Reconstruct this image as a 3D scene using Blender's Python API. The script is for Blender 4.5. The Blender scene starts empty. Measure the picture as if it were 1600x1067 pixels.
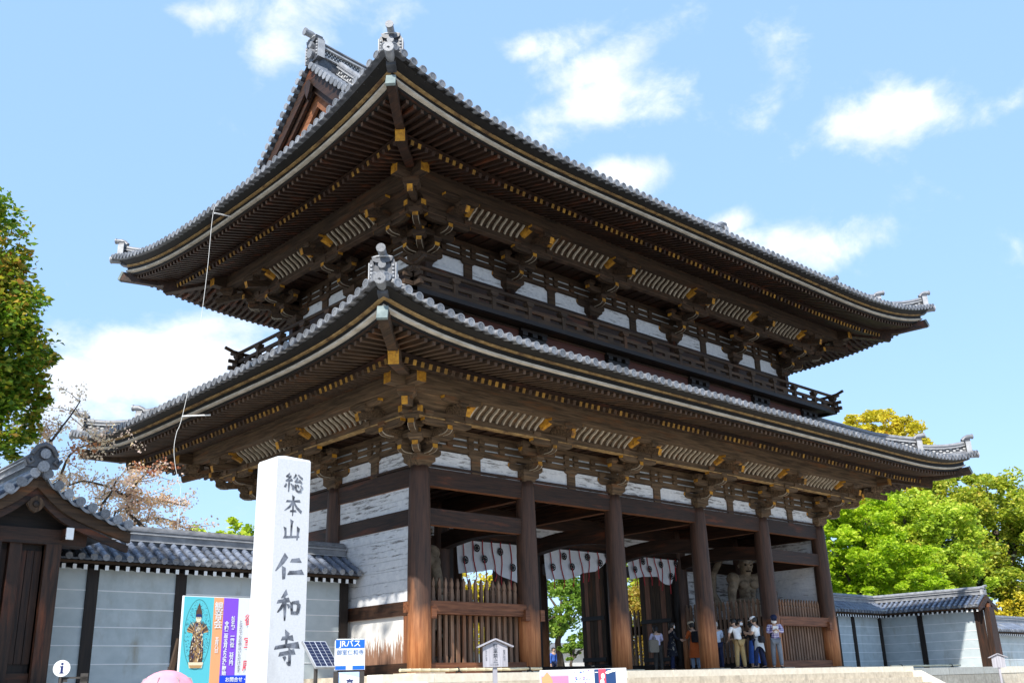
import bpy, bmesh, math, random
import numpy as np
from mathutils import Vector, Matrix, Euler

random.seed(7)
RNG = np.random.default_rng(11)
SC = bpy.context.scene
COL = SC.collection
R_ = math.radians
PI = math.pi

# ------------------------------------------------------------------ camera
YAW, PITCH, ROLL, FPX = 0.7554, 0.3305, -0.0296, 1576.5
CAM = Vector((-16.0838, -20.7688, -0.3636))
_f = Vector((math.sin(YAW) * math.cos(PITCH), math.cos(YAW) * math.cos(PITCH), math.sin(PITCH)))
_r = Vector((math.cos(YAW), -math.sin(YAW), 0))
_u = _r.cross(_f)
_r2 = _r * math.cos(ROLL) + _u * math.sin(ROLL)
_u2 = _u * math.cos(ROLL) - _r * math.sin(ROLL)
cd = bpy.data.cameras.new('camera')
cam = bpy.data.objects.new('camera', cd)
COL.objects.link(cam)
m = Matrix((_r2, _u2, -_f)).transposed().to_4x4()
m.translation = CAM
cam.matrix_world = m
cd.sensor_width = 36.0
cd.lens = 36.0 * FPX / 1600.0
cd.clip_start = 0.1
cd.clip_end = 3000
SC.camera = cam

# ------------------------------------------------------------------ light
SUN_AZ, SUN_EL = R_(244.3), R_(45)           # compass azimuth (clockwise from +Y) and elevation of the sun
S_DIR = Vector((math.sin(SUN_AZ) * math.cos(SUN_EL), math.cos(SUN_AZ) * math.cos(SUN_EL), math.sin(SUN_EL)))
sl = bpy.data.lights.new('sun', 'SUN')
sl.energy = 5.0
sl.angle = R_(0.53)
sl.color = (1.0, 0.95, 0.87)
so = bpy.data.objects.new('sun', sl)
COL.objects.link(so)
so.rotation_euler = (-S_DIR).to_track_quat('-Z', 'Y').to_euler()

SC.view_settings.view_transform = 'Standard'
SC.view_settings.look = 'None'
SC.view_settings.exposure = 0.45
SC.view_settings.gamma = 1.0
SC.view_settings.use_curve_mapping = False
SC.cycles.max_bounces = 6
SC.cycles.diffuse_bounces = 4
SC.cycles.transparent_max_bounces = 8


class NT:
    """small node-tree writer"""
    def __init__(s, tree):
        s.t = tree; s.n = tree.nodes; s.l = tree.links

    def node(s, kind, **kw):
        nd = s.n.new(kind)
        for k, v in kw.items():
            if k.startswith('i_'):
                key = k[2:]
                key = int(key) if key.isdigit() else key
                nd.inputs[key].default_value = v
            else:
                setattr(nd, k, v)
        return nd

    def link(s, a, b):
        s.l.new(a, b)

    def math(s, op, a, b=None, clamp=False):
        nd = s.n.new('ShaderNodeMath'); nd.operation = op; nd.use_clamp = clamp
        for i, v in enumerate((a, b)):
            if v is None: continue
            if isinstance(v, (int, float)): nd.inputs[i].default_value = v
            else: s.l.new(v, nd.inputs[i])
        return nd.outputs[0]

    def vmath(s, op, a, b=None):
        nd = s.n.new('ShaderNodeVectorMath'); nd.operation = op
        for i, v in enumerate((a, b)):
            if v is None: continue
            if isinstance(v, (tuple, list, Vector)): nd.inputs[i].default_value = tuple(v)
            else: s.l.new(v, nd.inputs[i])
        if op == 'SCALE': nd.inputs['Scale'].default_value = 9.6
        return nd.outputs['Value'] if op in ('DOT_PRODUCT', 'LENGTH') else nd.outputs[0]

    def noise(s, vec, scale, detail=4, rough=.55, dist=0.0):
        nd = s.n.new('ShaderNodeTexNoise')
        nd.inputs['Scale'].default_value = scale; nd.inputs['Detail'].default_value = detail
        nd.inputs['Roughness'].default_value = rough; nd.inputs['Distortion'].default_value = dist
        if vec is not None: s.l.new(vec, nd.inputs['Vector'])
        return nd.outputs[0]

    def ramp(s, fac, stops):
        nd = s.n.new('ShaderNodeValToRGB')
        e = nd.color_ramp.elements
        while len(e) < len(stops): e.new(0.5)
        for el, (p, c) in zip(e, stops):
            el.position = p
            el.color = (c, c, c, 1) if isinstance(c, (int, float)) else (c[0], c[1], c[2], 1)
        s.l.new(fac, nd.inputs[0])
        return nd.outputs[0]

    def mix(s, fac, a, b, kind='MIX'):
        nd = s.n.new('ShaderNodeMix'); nd.data_type = 'RGBA'; nd.blend_type = kind
        for i, v in ((0, fac), (6, a), (7, b)):
            if isinstance(v, (int, float)): nd.inputs[i].default_value = v
            elif isinstance(v, (tuple, list)): nd.inputs[i].default_value = (v[0], v[1], v[2], 1)
            else: s.l.new(v, nd.inputs[i])
        return nd.outputs[2]


# ------------------------------------------------------------------ sky (world): clear spring sky with cumulus
w = bpy.data.worlds.new('World')
SC.world = w
w.use_nodes = True
T = NT(w.node_tree)
T.n.clear()
sky = T.node('ShaderNodeTexSky', sky_type='NISHITA', sun_disc=False)
sky.sun_elevation = SUN_EL
sky.sun_rotation = SUN_AZ
sky.air_density = 1.0
sky.dust_density = 0.9
sky.ozone_density = 1.6
tc = T.node('ShaderNodeTexCoord')
d = tc.outputs['Generated']
dn = T.vmath('NORMALIZE', d)


def sky_dir(u, v):
    """direction of a point of the sky, in the camera's first set-up (1600 x 1067 grid)"""
    return (_f + _r2 * ((u - 800) / FPX) - _u2 * ((v - 533.5) / FPX)).normalized()


CLOUDS = [  # azimuth (deg), elevation (deg), half width, half height (deg), roll (deg), strength
]
for (u, v, hw, hh, roll, st) in [
        (470, 20, 130, 55, 8, .66), (430, 70, 70, 50, 55, .62), (560, 30, 90, 40, 20, .5),
        (925, 105, 150, 40, 22, .74), (935, 170, 130, 48, 5, .95), (820, 78, 48, 22, 8, .72), (900, 70, 120, 30, 25, .6),
        (1355, 190, 125, 42, 5, .9), (1215, 85, 60, 70, 40, .5), (1200, 165, 90, 55, 50, .42), (1350, 120, 60, 50, 30, .32),
        (980, 275, 85, 34, 0, .88), (1228, 380, 125, 42, -4, 1.15), (1150, 352, 60, 26, 0, .8),
        (1580, 165, 50, 24, 10, .6), (295, 22, 42, 18, 0, .62), (1240, 15, 60, 20, 20, .3),
        (270, 565, 130, 60, -4, 1.35), (140, 585, 80, 42, 0, .9), (370, 580, 80, 50, 0, .9), (200, 655, 200, 40, 0, .55), (60, 730, 140, 50, 0, .55),
        (420, 700, 150, 50, 0, .3)]:
    c = sky_dir(u, v)
    CLOUDS.append((math.degrees(math.atan2(c.x, c.y)), math.degrees(math.asin(c.z)), math.degrees(hw / FPX), math.degrees(hh / FPX), roll, st))
CLOUDS += [(120, 30, 9, 3, 5, .9), (160, 22, 12, 4, 0, 1.0), (200, 18, 10, 3.5, 0, .9), (250, 48, 8, 3, 15, .7), (300, 25, 11, 4, 0, 1.0), (335, 32, 7, 3, 10, .8), (85, 22, 9, 4, 0, .9), (150, 55, 8, 3, 20, .6)]
n1 = T.noise(T.vmath('MULTIPLY', dn, (1.0, 1.0, 1.35)), 11.5, 12, .60, .2)
n2 = T.noise(T.vmath('MULTIPLY', dn, (1.0, 1.0, 1.3)), 3.2, 4, .5)
tot = None
for (az, el, hw, hh, roll, st) in CLOUDS:
    a, e = R_(az), R_(el)
    c = Vector((math.sin(a) * math.cos(e), math.cos(a) * math.cos(e), math.sin(e)))
    r = Vector((math.cos(a), -math.sin(a), 0)); u = r.cross(c)
    rr = r * math.cos(R_(roll)) + u * math.sin(R_(roll)); uu = u * math.cos(R_(roll)) - r * math.sin(R_(roll))
    x = T.math('DIVIDE', T.vmath('DOT_PRODUCT', dn, rr), R_(hw))
    y = T.math('DIVIDE', T.vmath('DOT_PRODUCT', dn, uu), R_(hh))
    front = T.math('GREATER_THAN', T.vmath('DOT_PRODUCT', dn, c), 0.5)
    q = T.math('ADD', T.math('MULTIPLY', x, x), T.math('MULTIPLY', y, y))
    g = T.math('MULTIPLY', T.math('MULTIPLY', T.math('EXPONENT', T.math('MULTIPLY', q, -0.8)), st), front)
    tot = g if tot is None else T.math('MAXIMUM', tot, g)
n = T.math('ADD', T.math('MULTIPLY', n1, 1.0), T.math('MULTIPLY', n2, 0.25))
dens = T.math('ADD', tot, T.math('MULTIPLY', T.math('SUBTRACT', n, 0.62), 2.25))
dens = T.math('MULTIPLY', dens, T.math('GREATER_THAN', tot, 0.004))
mr = T.node('ShaderNodeMapRange', interpolation_type='SMOOTHSTEP')
mr.inputs['From Min'].default_value = 0.26; mr.inputs['From Max'].default_value = 1.08
T.link(dens, mr.inputs['Value'])
# below the sky's horizon it stays as pale as the horizon
skyc = T.mix(1.0, sky.outputs[0], (.98, .97, 1.06), 'MULTIPLY')
pale = T.mix(0.50, skyc, (4.1, 6.8, 10.7))
n3 = T.noise(T.vmath('MULTIPLY', dn, (1.0, 1.0, 1.8)), 21.0, 8, .55)
cl = T.mix(T.math('MULTIPLY', mr.outputs[0], 0.95), pale, T.vmath('SCALE', T.ramp(n3, [(.32, (.66, .70, .77)), (.60, (.83, .84, .86))]), None))
bg = T.node('ShaderNodeBackground'); bg.inputs['Strength'].default_value = 0.12
T.link(cl, bg.inputs['Color'])
out = T.node('ShaderNodeOutputWorld')
T.link(bg.outputs[0], out.inputs[0])

# ------------------------------------------------------------------ materials
M = {}


def principled(name):
    mt = bpy.data.materials.new(name)
    mt.use_nodes = True
    t = NT(mt.node_tree)
    b = t.n['Principled BSDF']
    M[name] = mt
    return mt, t, b


def surf(name, c1, c2=None, scale=(1, 1, 1), ns=4.0, rough=.75, detail=5, lo=.32, hi=.68, bump=.15, bdist=.01, spec=.35,
         rand=0.0, spots=None, metallic=0.0, isl=0.0):
    """two-tone noisy surface. scale stretches the grain; spots = (colour, scale3, noise scale, lo, hi) adds stains"""
    mt, t, b = principled(name)
    co = t.node('ShaderNodeTexCoord').outputs['Object']
    oi = t.node('ShaderNodeObjectInfo')
    co2 = t.vmath('ADD', co, t.vmath('MULTIPLY', oi.outputs['Location'], (.37, .53, .71)))
    v = t.vmath('MULTIPLY', co2, scale)
    n = t.noise(v, ns, detail, .6)
    col = t.ramp(n, [(lo, c1), (hi, c2 or c1)])
    if spots:
        for (sc, s3, sn, l, h) in spots:
            k = t.noise(t.vmath('MULTIPLY', co2, s3), sn, 6, .65)
            col = t.mix(t.ramp(k, [(l, 0.0), (h, 1.0)]), col, sc)
    if rand or isl:
        src = t.node('ShaderNodeNewGeometry').outputs['Random Per Island'] if isl else oi.outputs['Random']
        a = isl or rand
        f = t.math('ADD', t.math('MULTIPLY', src, a), 1 - a * .5)
        col = t.mix(1.0, col, t.ramp(f, [(0, 0.0), (1, 1.0)]), 'MULTIPLY') if False else t.mix(1.0, col, _grey(t, f), 'MULTIPLY')
    t.link(col, b.inputs['Base Color'])
    b.inputs['Roughness'].default_value = rough
    b.inputs['Specular IOR Level'].default_value = spec
    b.inputs['Metallic'].default_value = metallic
    if bump:
        bp = t.node('ShaderNodeBump'); bp.inputs['Strength'].default_value = bump; bp.inputs['Distance'].default_value = bdist
        t.link(n, bp.inputs['Height']); t.link(bp.outputs[0], b.inputs['Normal'])
    return mt


def _grey(t, f):
    nd = t.n.new('ShaderNodeCombineColor')
    for i in range(3): t.l.new(f, nd.inputs[i])
    return nd.outputs[0]


def wood(name, c1, c2, red=None, **kw):
    for ax, s in (('x', (.5, 7, 7)), ('y', (7, .5, 7)), ('z', (7, 7, .5))):
        sp = []
        if red: sp.append((red, (s[0] * .35 + .2, s[1] * .12, s[2] * .35 + .1) if ax == 'x' else tuple(.25 * k + .15 for k in s), 1.6, .56, .72))
        surf(name + '_' + ax, c1, c2, scale=s, ns=2.6, detail=7, spots=sp, **kw)


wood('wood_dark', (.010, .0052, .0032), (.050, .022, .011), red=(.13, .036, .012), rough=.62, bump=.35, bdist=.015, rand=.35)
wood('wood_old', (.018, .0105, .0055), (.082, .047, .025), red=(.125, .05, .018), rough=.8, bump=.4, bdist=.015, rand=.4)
wood('wood_red', (.09, .03, .012), (.27, .105, .046), rough=.6, bump=.25, bdist=.01, rand=.3)
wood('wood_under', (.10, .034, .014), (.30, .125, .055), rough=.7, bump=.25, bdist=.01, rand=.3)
wood('wood_grey', (.036, .023, .0125), (.17, .108, .060), red=(.18, .075, .026), rough=.85, bump=.4, bdist=.012, rand=.35)
wood('wood_black', (.006, .0045, .004), (.026, .016, .011), rough=.6, bump=.3, bdist=.01, rand=.3)
wood('wood_slat', (.11, .055, .03), (.30, .19, .125), red=(.24, .10, .045), rough=.75, bump=.3, bdist=.008, rand=.4)
surf('ochre', (.34, .14, .012), (.60, .30, .026), ns=9, rough=.7, spots=[((.13, .06, .02), (1, 1, 1), 5, .52, .66)], rand=.45, bump=.1)
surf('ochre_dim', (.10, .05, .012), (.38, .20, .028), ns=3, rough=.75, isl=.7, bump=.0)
surf('white_board', (.36, .31, .24), (.60, .54, .45), ns=3, scale=(1, 1, 4), rough=.8)
surf('tan_board', (.24, .14, .05), (.50, .33, .14), ns=6, rough=.75, spots=[((.14, .08, .04), (1, 1, 1), 2.5, .5, .64)])
surf('brown_board', (.045, .026, .016), (.12, .07, .042), ns=3)
surf('black_gap', (.005, .0045, .004), (.012, .010, .008), ns=5)  # near-black stand-in for shade between eave boards and under the tiles
surf('rib', (.27, .22, .155), (.50, .43, .33), ns=5, rand=.25)
surf('tile', (.13, .135, .15), (.27, .277, .29), ns=5, rough=.42, spec=.5, bump=.12, spots=[((.13, .135, .14), (1, 1, 1), 1.7, .55, .72)], rand=.45)
surf('tile_row', (.12, .125, .14), (.25, .257, .27), ns=3, rough=.42, spec=.5, bump=.12, spots=[((.10, .105, .11), (1, 1, 1), 1.1, .55, .72)], isl=.35)
surf('tile_face', (.13, .137, .15), (.25, .257, .27), ns=30, rough=.5, rand=.7, bump=.5, bdist=.01)
surf('tile_dark', (.035, .038, .046), (.095, .10, .112), ns=6, rough=.45, spec=.5)
surf('tile_pale', (.30, .305, .315), (.46, .465, .47), ns=6, rough=.5)
surf('tile_roll', (.09, .11, .155), (.20, .23, .29), ns=4, rough=.34, spec=.6, bump=.1, spots=[((.30, .29, .26), (1, 1, 1), 1.4, .58, .72)], rand=.5)
surf('slit', (.34, .37, .39), (.52, .55, .56), ns=7, rough=.8)
surf('red_board', (.05, .013, .008), (.12, .034, .018), scale=(.5, 5, 5), ns=3, rough=.6)
surf('copper_cap', (.15, .19, .19), (.25, .30, .29), ns=5, rough=.8, spec=.2)
surf('stone_white', (.56, .565, .57), (.65, .65, .645), ns=40, detail=8, rough=.8, bump=.1, bdist=.003,
     spots=[((.44, .44, .44), (1, 1, .35), 1.3, .58, .80)])
surf('stone_warm', (.46, .39, .29), (.66, .58, .45), ns=7, detail=8, rough=.85, bump=.2, bdist=.008, rand=.14,
     spots=[((.27, .23, .18), (1, 1, .4), 2.2, .55, .74)])
surf('stone_kerb', (.62, .56, .45), (.76, .70, .58), ns=6, rough=.85, bump=.15, rand=.1)
surf('gravel', (.40, .37, .32), (.56, .53, .47), ns=14, detail=10, rough=.95, bump=.5, bdist=.02)
surf('asphalt', (.045, .045, .047), (.075, .075, .075), ns=30, detail=10, rough=.9, bump=.3)
surf('pavement', (.34, .32, .29), (.48, .45, .41), ns=8, rough=.9)
surf('paint_white', (.78, .78, .77), (.82, .82, .8), ns=5, rough=.6)
surf('metal_dark', (.045, .04, .035), (.08, .07, .06), ns=9, rough=.5, metallic=.3)
surf('metal_grey', (.35, .34, .32), (.48, .47, .45), ns=9, rough=.4, metallic=.5)
surf('ink', (.018, .019, .024), (.20, .215, .25), ns=9, rough=.8, lo=.36, hi=.62)
surf('black', (.012, .012, .013), None, rough=.6)
surf('wall_plaster', (.41, .47, .485), (.50, .555, .565), ns=2.2, rough=.8, bump=.06, scale=(1, 1, 1.6),
     spots=[((.25, .27, .25), (1, 1, .5), .9, .52, .85), ((.30, .27, .20), (.6, .6, .22), 3.1, .58, .82)])
surf('wall_line', (.72, .74, .74), (.8, .8, .8), ns=6)
surf('bamboo', (.52, .44, .27), (.72, .64, .44), ns=5, rough=.45, scale=(.4, 3, 3))
surf('statue', (.12, .09, .06), (.34, .265, .185), ns=4, rough=.8, bump=.4, bdist=.02, spots=[((.09, .07, .05), (1, 1, 1), 2, .54, .72)])
surf('curtain', (.62, .64, .68), (.74, .75, .78), ns=3, rough=.9)
surf('rope_red', (.36, .018, .025), (.5, .04, .05), ns=12, rough=.8)
surf('skin', (.52, .33, .23), (.60, .40, .29), ns=6, rough=.55, bump=0)
surf('skin_pale', (.60, .42, .32), (.66, .48, .37), ns=6, rough=.55, bump=0)
surf('hair', (.012, .010, .009), (.03, .024, .02), ns=20, scale=(4, 4, 1), rough=.45)
surf('cable', (.7, .7, .68), None, rough=.5)


def cloth(name, c1, c2=None, **kw):
    return surf(name, c1, c2 or tuple(min(1, x * 1.25 + .01) for x in c1), ns=kw.pop('ns', 6), rough=.9, bump=.2, bdist=.01, spec=.2, **kw)


for nm, c in dict(lavender=(.52, .50, .66), taupe=(.23, .20, .16), navy=(.013, .02, .055), black_cloth=(.012, .012, .015), orange=(.42, .095, .022),
                  beige=(.46, .39, .28), jeans=(.19, .25, .33), jeans_grey=(.17, .19, .22), white_cloth=(.74, .74, .73), tan_cloth=(.36, .25, .11),
                  blue_cloth=(.045, .12, .42), light_blue=(.46, .56, .70), grey_cloth=(.42, .45, .47), white_mask=(.82, .82, .8), pink=(.62, .27, .33),
                  dark_trouser=(.05, .045, .04), grey_hair=(.35, .33, .3)).items():
    cloth(nm, c)
cloth('floral', (.012, .014, .022), (.02, .022, .032), spots=[((.50, .46, .36), (1, 1, 1), 9, .60, .63)])


def plaid():
    mt, t, b = principled('plaid')
    co = t.node('ShaderNodeTexCoord').outputs['Object']
    sx = t.node('ShaderNodeSeparateXYZ'); t.link(co, sx.inputs[0])
    h = t.math('ADD', sx.outputs[0], sx.outputs[1])
    a = t.math('GREATER_THAN', t.math('FRACT', t.math('MULTIPLY', h, 14)), .55)
    c = t.math('GREATER_THAN', t.math('FRACT', t.math('MULTIPLY', sx.outputs[2], 14)), .55)
    s = t.math('MULTIPLY', t.math('ADD', a, c), .5)
    t.link(t.ramp(s, [(0, (.66, .66, .74)), (.5, (.34, .30, .52)), (1, (.12, .10, .30))]), b.inputs['Base Color'])
    b.inputs['Roughness'].default_value = .9


plaid()


def flat(name, c, rough=.5, spec=.3):
    mt, t, b = principled(name)
    b.inputs['Base Color'].default_value = (*c, 1)
    b.inputs['Roughness'].default_value = rough
    b.inputs['Specular IOR Level'].default_value = spec
    return mt


for nm, c in dict(sign_white=(.70, .71, .70), sign_blue=(.012, .12, .56), sign_text=(.02, .10, .30), teal=(.10, .50, .55), print_orange=(.80, .36, .16), purple=(.22, .075, .60),
                  print_blue=(.01, .055, .62), print_red=(.75, .06, .10), print_gold=(.45, .27, .11), print_brown=(.10, .055, .035), print_cream=(.80, .66, .44),
                  print_green=(.05, .22, .22), print_pink=(.70, .20, .33), print_pale=(.72, .42, .52), print_navy=(.012, .045, .14), print_wood=(.62, .30, .14),
                  yellow=(.78, .58, .03), panel_cell=(.012, .017, .05), panel_line=(.55, .57, .62), pale_blue=(.42, .55, .80), info_navy=(.015, .025, .11), redlamp=(.45, .02, .01)).items():
    flat(nm, c)


def plaster():
    """whitewashed boards, flaking: horizontal dark streaks on white"""
    for nm, l, h, st in (('plaster_old', .54, .64, .9), ('plaster_clean', .575, .70, .95)):
        mt, t, b = principled(nm)
        co = t.node('ShaderNodeTexCoord').outputs['Object']
        k = t.noise(t.vmath('MULTIPLY', co, (.8, .8, 5.5)), 2.4, 9, .72, .3)
        big = t.noise(t.vmath('MULTIPLY', co, (.5, .5, .8)), 1.3, 3, .5)
        f = t.math('ADD', k, t.math('MULTIPLY', t.math('SUBTRACT', big, .5), .35))
        sz = t.node('ShaderNodeSeparateXYZ'); t.link(co, sz.inputs[0])
        wob = t.math('MULTIPLY', t.noise(co, 1.1, 3), .10)
        ln = t.math('ABSOLUTE', t.math('SUBTRACT', t.math('FRACT', t.math('MULTIPLY', t.math('ADD', sz.outputs[2], wob), 3.1)), .5))
        near = t.math('SUBTRACT', 1.0, t.math('MULTIPLY', ln, 7.0), True)
        f = t.math('ADD', f, t.math('MULTIPLY', near, .075))
        fac = t.math('MULTIPLY', t.ramp(f, [(l, 0.0), (h, 1.0)]), st)
        crack = t.math('MULTIPLY', t.math('GREATER_THAN', near, .90), t.ramp(t.noise(t.vmath('MULTIPLY', co, (1.4, 1.4, .3)), 1.6, 4), [(.48, 0.0), (.62, .8)]))
        fac = t.math('MAXIMUM', fac, crack)
        base = t.ramp(t.noise(co, 8, 5), [(.3, (.60, .61, .63)), (.7, (.74, .74, .74))])
        dark = t.ramp(t.noise(co, 14, 5), [(.3, (.055, .052, .05)), (.7, (.22, .20, .185))])
        t.link(t.mix(fac, base, dark), b.inputs['Base Color'])
        b.inputs['Roughness'].default_value = .9
        bp = t.node('ShaderNodeBump'); bp.inputs['Strength'].default_value = .4; bp.inputs['Distance'].default_value = .01; bp.invert = True
        t.link(fac, bp.inputs['Height']); t.link(bp.outputs[0], b.inputs['Normal'])
    # lower panel: white paint worn off the vertical grain, most of it near the top
    mt, t, b = principled('peeled')
    co = t.node('ShaderNodeTexCoord').outputs['Object']
    sx = t.node('ShaderNodeSeparateXYZ'); t.link(co, sx.inputs[0])
    k = t.noise(t.vmath('MULTIPLY', co, (9, 9, .9)), 2.0, 8, .7)
    f = t.math('SUBTRACT', t.math('ADD', k, t.math('MULTIPLY', sx.outputs[2], .42)), .28)
    wd = t.ramp(t.noise(t.vmath('MULTIPLY', co, (14, 14, .7)), 2.2, 6, .7), [(.3, (.13, .055, .03)), (.7, (.36, .20, .125))])
    t.link(t.mix(t.ramp(f, [(.50, 0.0), (.60, 1.0)]), wd, (.74, .72, .68)), b.inputs['Base Color'])
    b.inputs['Roughness'].default_value = .85


plaster()


def column_wood():
    """old cypress column: nearly black above, red-orange near the foot from wear and painted bounce light"""
    mt, t, b = principled('column_wood')
    tc_ = t.node('ShaderNodeTexCoord').outputs['Object']
    oi = t.node('ShaderNodeObjectInfo')
    co = t.vmath('ADD', tc_, t.vmath('MULTIPLY', oi.outputs['Location'], (.37, .53, 0)))
    sx = t.node('ShaderNodeSeparateXYZ'); t.link(tc_, sx.inputs[0])
    g = t.noise(t.vmath('MULTIPLY', co, (7, 7, .45)), 2.2, 8, .65)
    big = t.noise(t.vmath('MULTIPLY', co, (1.6, 1.6, .5)), 1.4, 4, .5)
    dark = t.ramp(g, [(.32, (.018, .009, .0055)), (.68, (.095, .042, .023))])
    red = t.ramp(g, [(.32, (.30, .085, .022)), (.66, (.62, .26, .10))])
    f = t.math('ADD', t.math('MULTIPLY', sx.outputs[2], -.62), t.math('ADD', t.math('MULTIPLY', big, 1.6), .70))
    col = t.mix(t.ramp(f, [(.25, 0.0), (.95, 1.0)]), dark, red)  # foot colour mixes wear with warm bounce light painted in
    b.inputs['Roughness'].default_value = .65
    t.link(col, b.inputs['Base Color'])
    bp = t.node('ShaderNodeBump'); bp.inputs['Strength'].default_value = .35; bp.inputs['Distance'].default_value = .012
    t.link(g, bp.inputs['Height']); t.link(bp.outputs[0], b.inputs['Normal'])


column_wood()


def leafmat(name, stops, trans=.35):
    mt, t, b = principled(name)
    g = t.node('ShaderNodeNewGeometry').outputs['Random Per Island']
    co = t.node('ShaderNodeTexCoord').outputs['Object']
    big = t.noise(co, .55, 3, .5)
    f = t.math('ADD', t.math('MULTIPLY', g, .55), t.math('MULTIPLY', t.math('SUBTRACT', big, .28), 1.0))
    col = t.ramp(f, stops)
    t.link(col, b.inputs['Base Color'])
    b.inputs['Roughness'].default_value = .5
    b.inputs['Specular IOR Level'].default_value = .3
    tr = t.node('ShaderNodeBsdfTranslucent')
    t.link(t.mix(1.0, col, (1.25, 1.3, .7), 'MULTIPLY'), tr.inputs[0])
    mx = t.node('ShaderNodeMixShader'); mx.inputs[0].default_value = trans
    t.link(b.outputs[0], mx.inputs[1]); t.link(tr.outputs[0], mx.inputs[2])
    t.link(mx.outputs[0], t.n['Material Output'].inputs[0])


leafmat('leaf_camphor_dark', [(.1, (.05, .12, .012)), (.4, (.14, .26, .022)), (.62, (.33, .36, .035)), (.8, (.50, .29, .06)), (.97, (.55, .16, .07))], .45)
leafmat('leaf_maple', [(.1, (0.144, 0.262, 0.010)), (.45, (0.359, 0.524, 0.019)), (.9, (0.604, 0.690, 0.051))], .45)
leafmat('leaf_mixed', [(.1, (0.115, 0.204, 0.017)), (.4, (0.345, 0.485, 0.034)), (.7, (0.604, 0.688, 0.083)), (.97, (0.719, 0.562, 0.110))], .4)
leafmat('leaf_olive', [(.1, (0.097, 0.173, 0.017)), (.4, (0.289, 0.375, 0.034)), (.7, (0.550, 0.562, 0.068)), (.97, (0.660, 0.500, 0.110))], .4)
leafmat('leaf_yellow', [(.1, (0.243, 0.261, 0.021)), (.45, (0.634, 0.522, 0.040)), (.75, (0.690, 0.596, 0.054)), (.97, (0.690, 0.336, 0.054))])
leafmat('leaf_pine', [(.1, (0.065, 0.156, 0.019)), (.5, (0.182, 0.312, 0.039)), (.95, (0.364, 0.442, 0.078))])
leafmat('leaf_shadow', [(.1, (.012, .03, .006)), (.5, (.03, .06, .010)), (.95, (.07, .10, .02))], .25)  # very dark greens that paint shade between the crowns in front
leafmat('leaf_gold', [(.1, (.22, .13, .02)), (.5, (.38, .26, .04)), (.95, (.42, .34, .08))])
leafmat('cherry_bloom', [(.05, (.70, .45, .48)), (.5, (.85, .70, .70)), (.8, (.80, .60, .60)), (.97, (.60, .48, .30))], .55)
leafmat('leaf_red', [(.1, (.30, .09, .05)), (.5, (.42, .16, .08)), (.95, (.50, .26, .12))])
surf('bark', (.035, .027, .02), (.13, .10, .075), scale=(4, 4, 1), ns=3, rough=.9, bump=.6, bdist=.03)

# ------------------------------------------------------------------ mesh helpers
WM = {}


def ob(name, me, parent=None, mtx=None, mats=None, label=None, cat=None, group=None, kind=None):
    o = bpy.data.objects.new(name, me)
    COL.objects.link(o)
    wm = mtx if mtx is not None else Matrix()
    WM[o.name] = wm.copy()
    if parent is not None:
        o.parent = parent
        o.matrix_basis = WM[parent.name].inverted() @ wm
    else:
        o.matrix_basis = wm
    if label: o['label'] = label
    if cat: o['category'] = cat
    if group: o['group'] = group
    if kind: o['kind'] = kind
    return o


def thing(name, label, cat, loc=(0, 0, 0), rz=0.0, group=None):
    return ob(name, None, mtx=Matrix.Translation(loc) @ Matrix.Rotation(rz, 4, 'Z'), label=label, cat=cat, group=group)


def XF(loc=(0, 0, 0), rz=0.0, rx=0.0, ry=0.0):
    return Matrix.Translation(loc) @ Euler((rx, ry, rz), 'XYZ').to_matrix().to_4x4()


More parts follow.
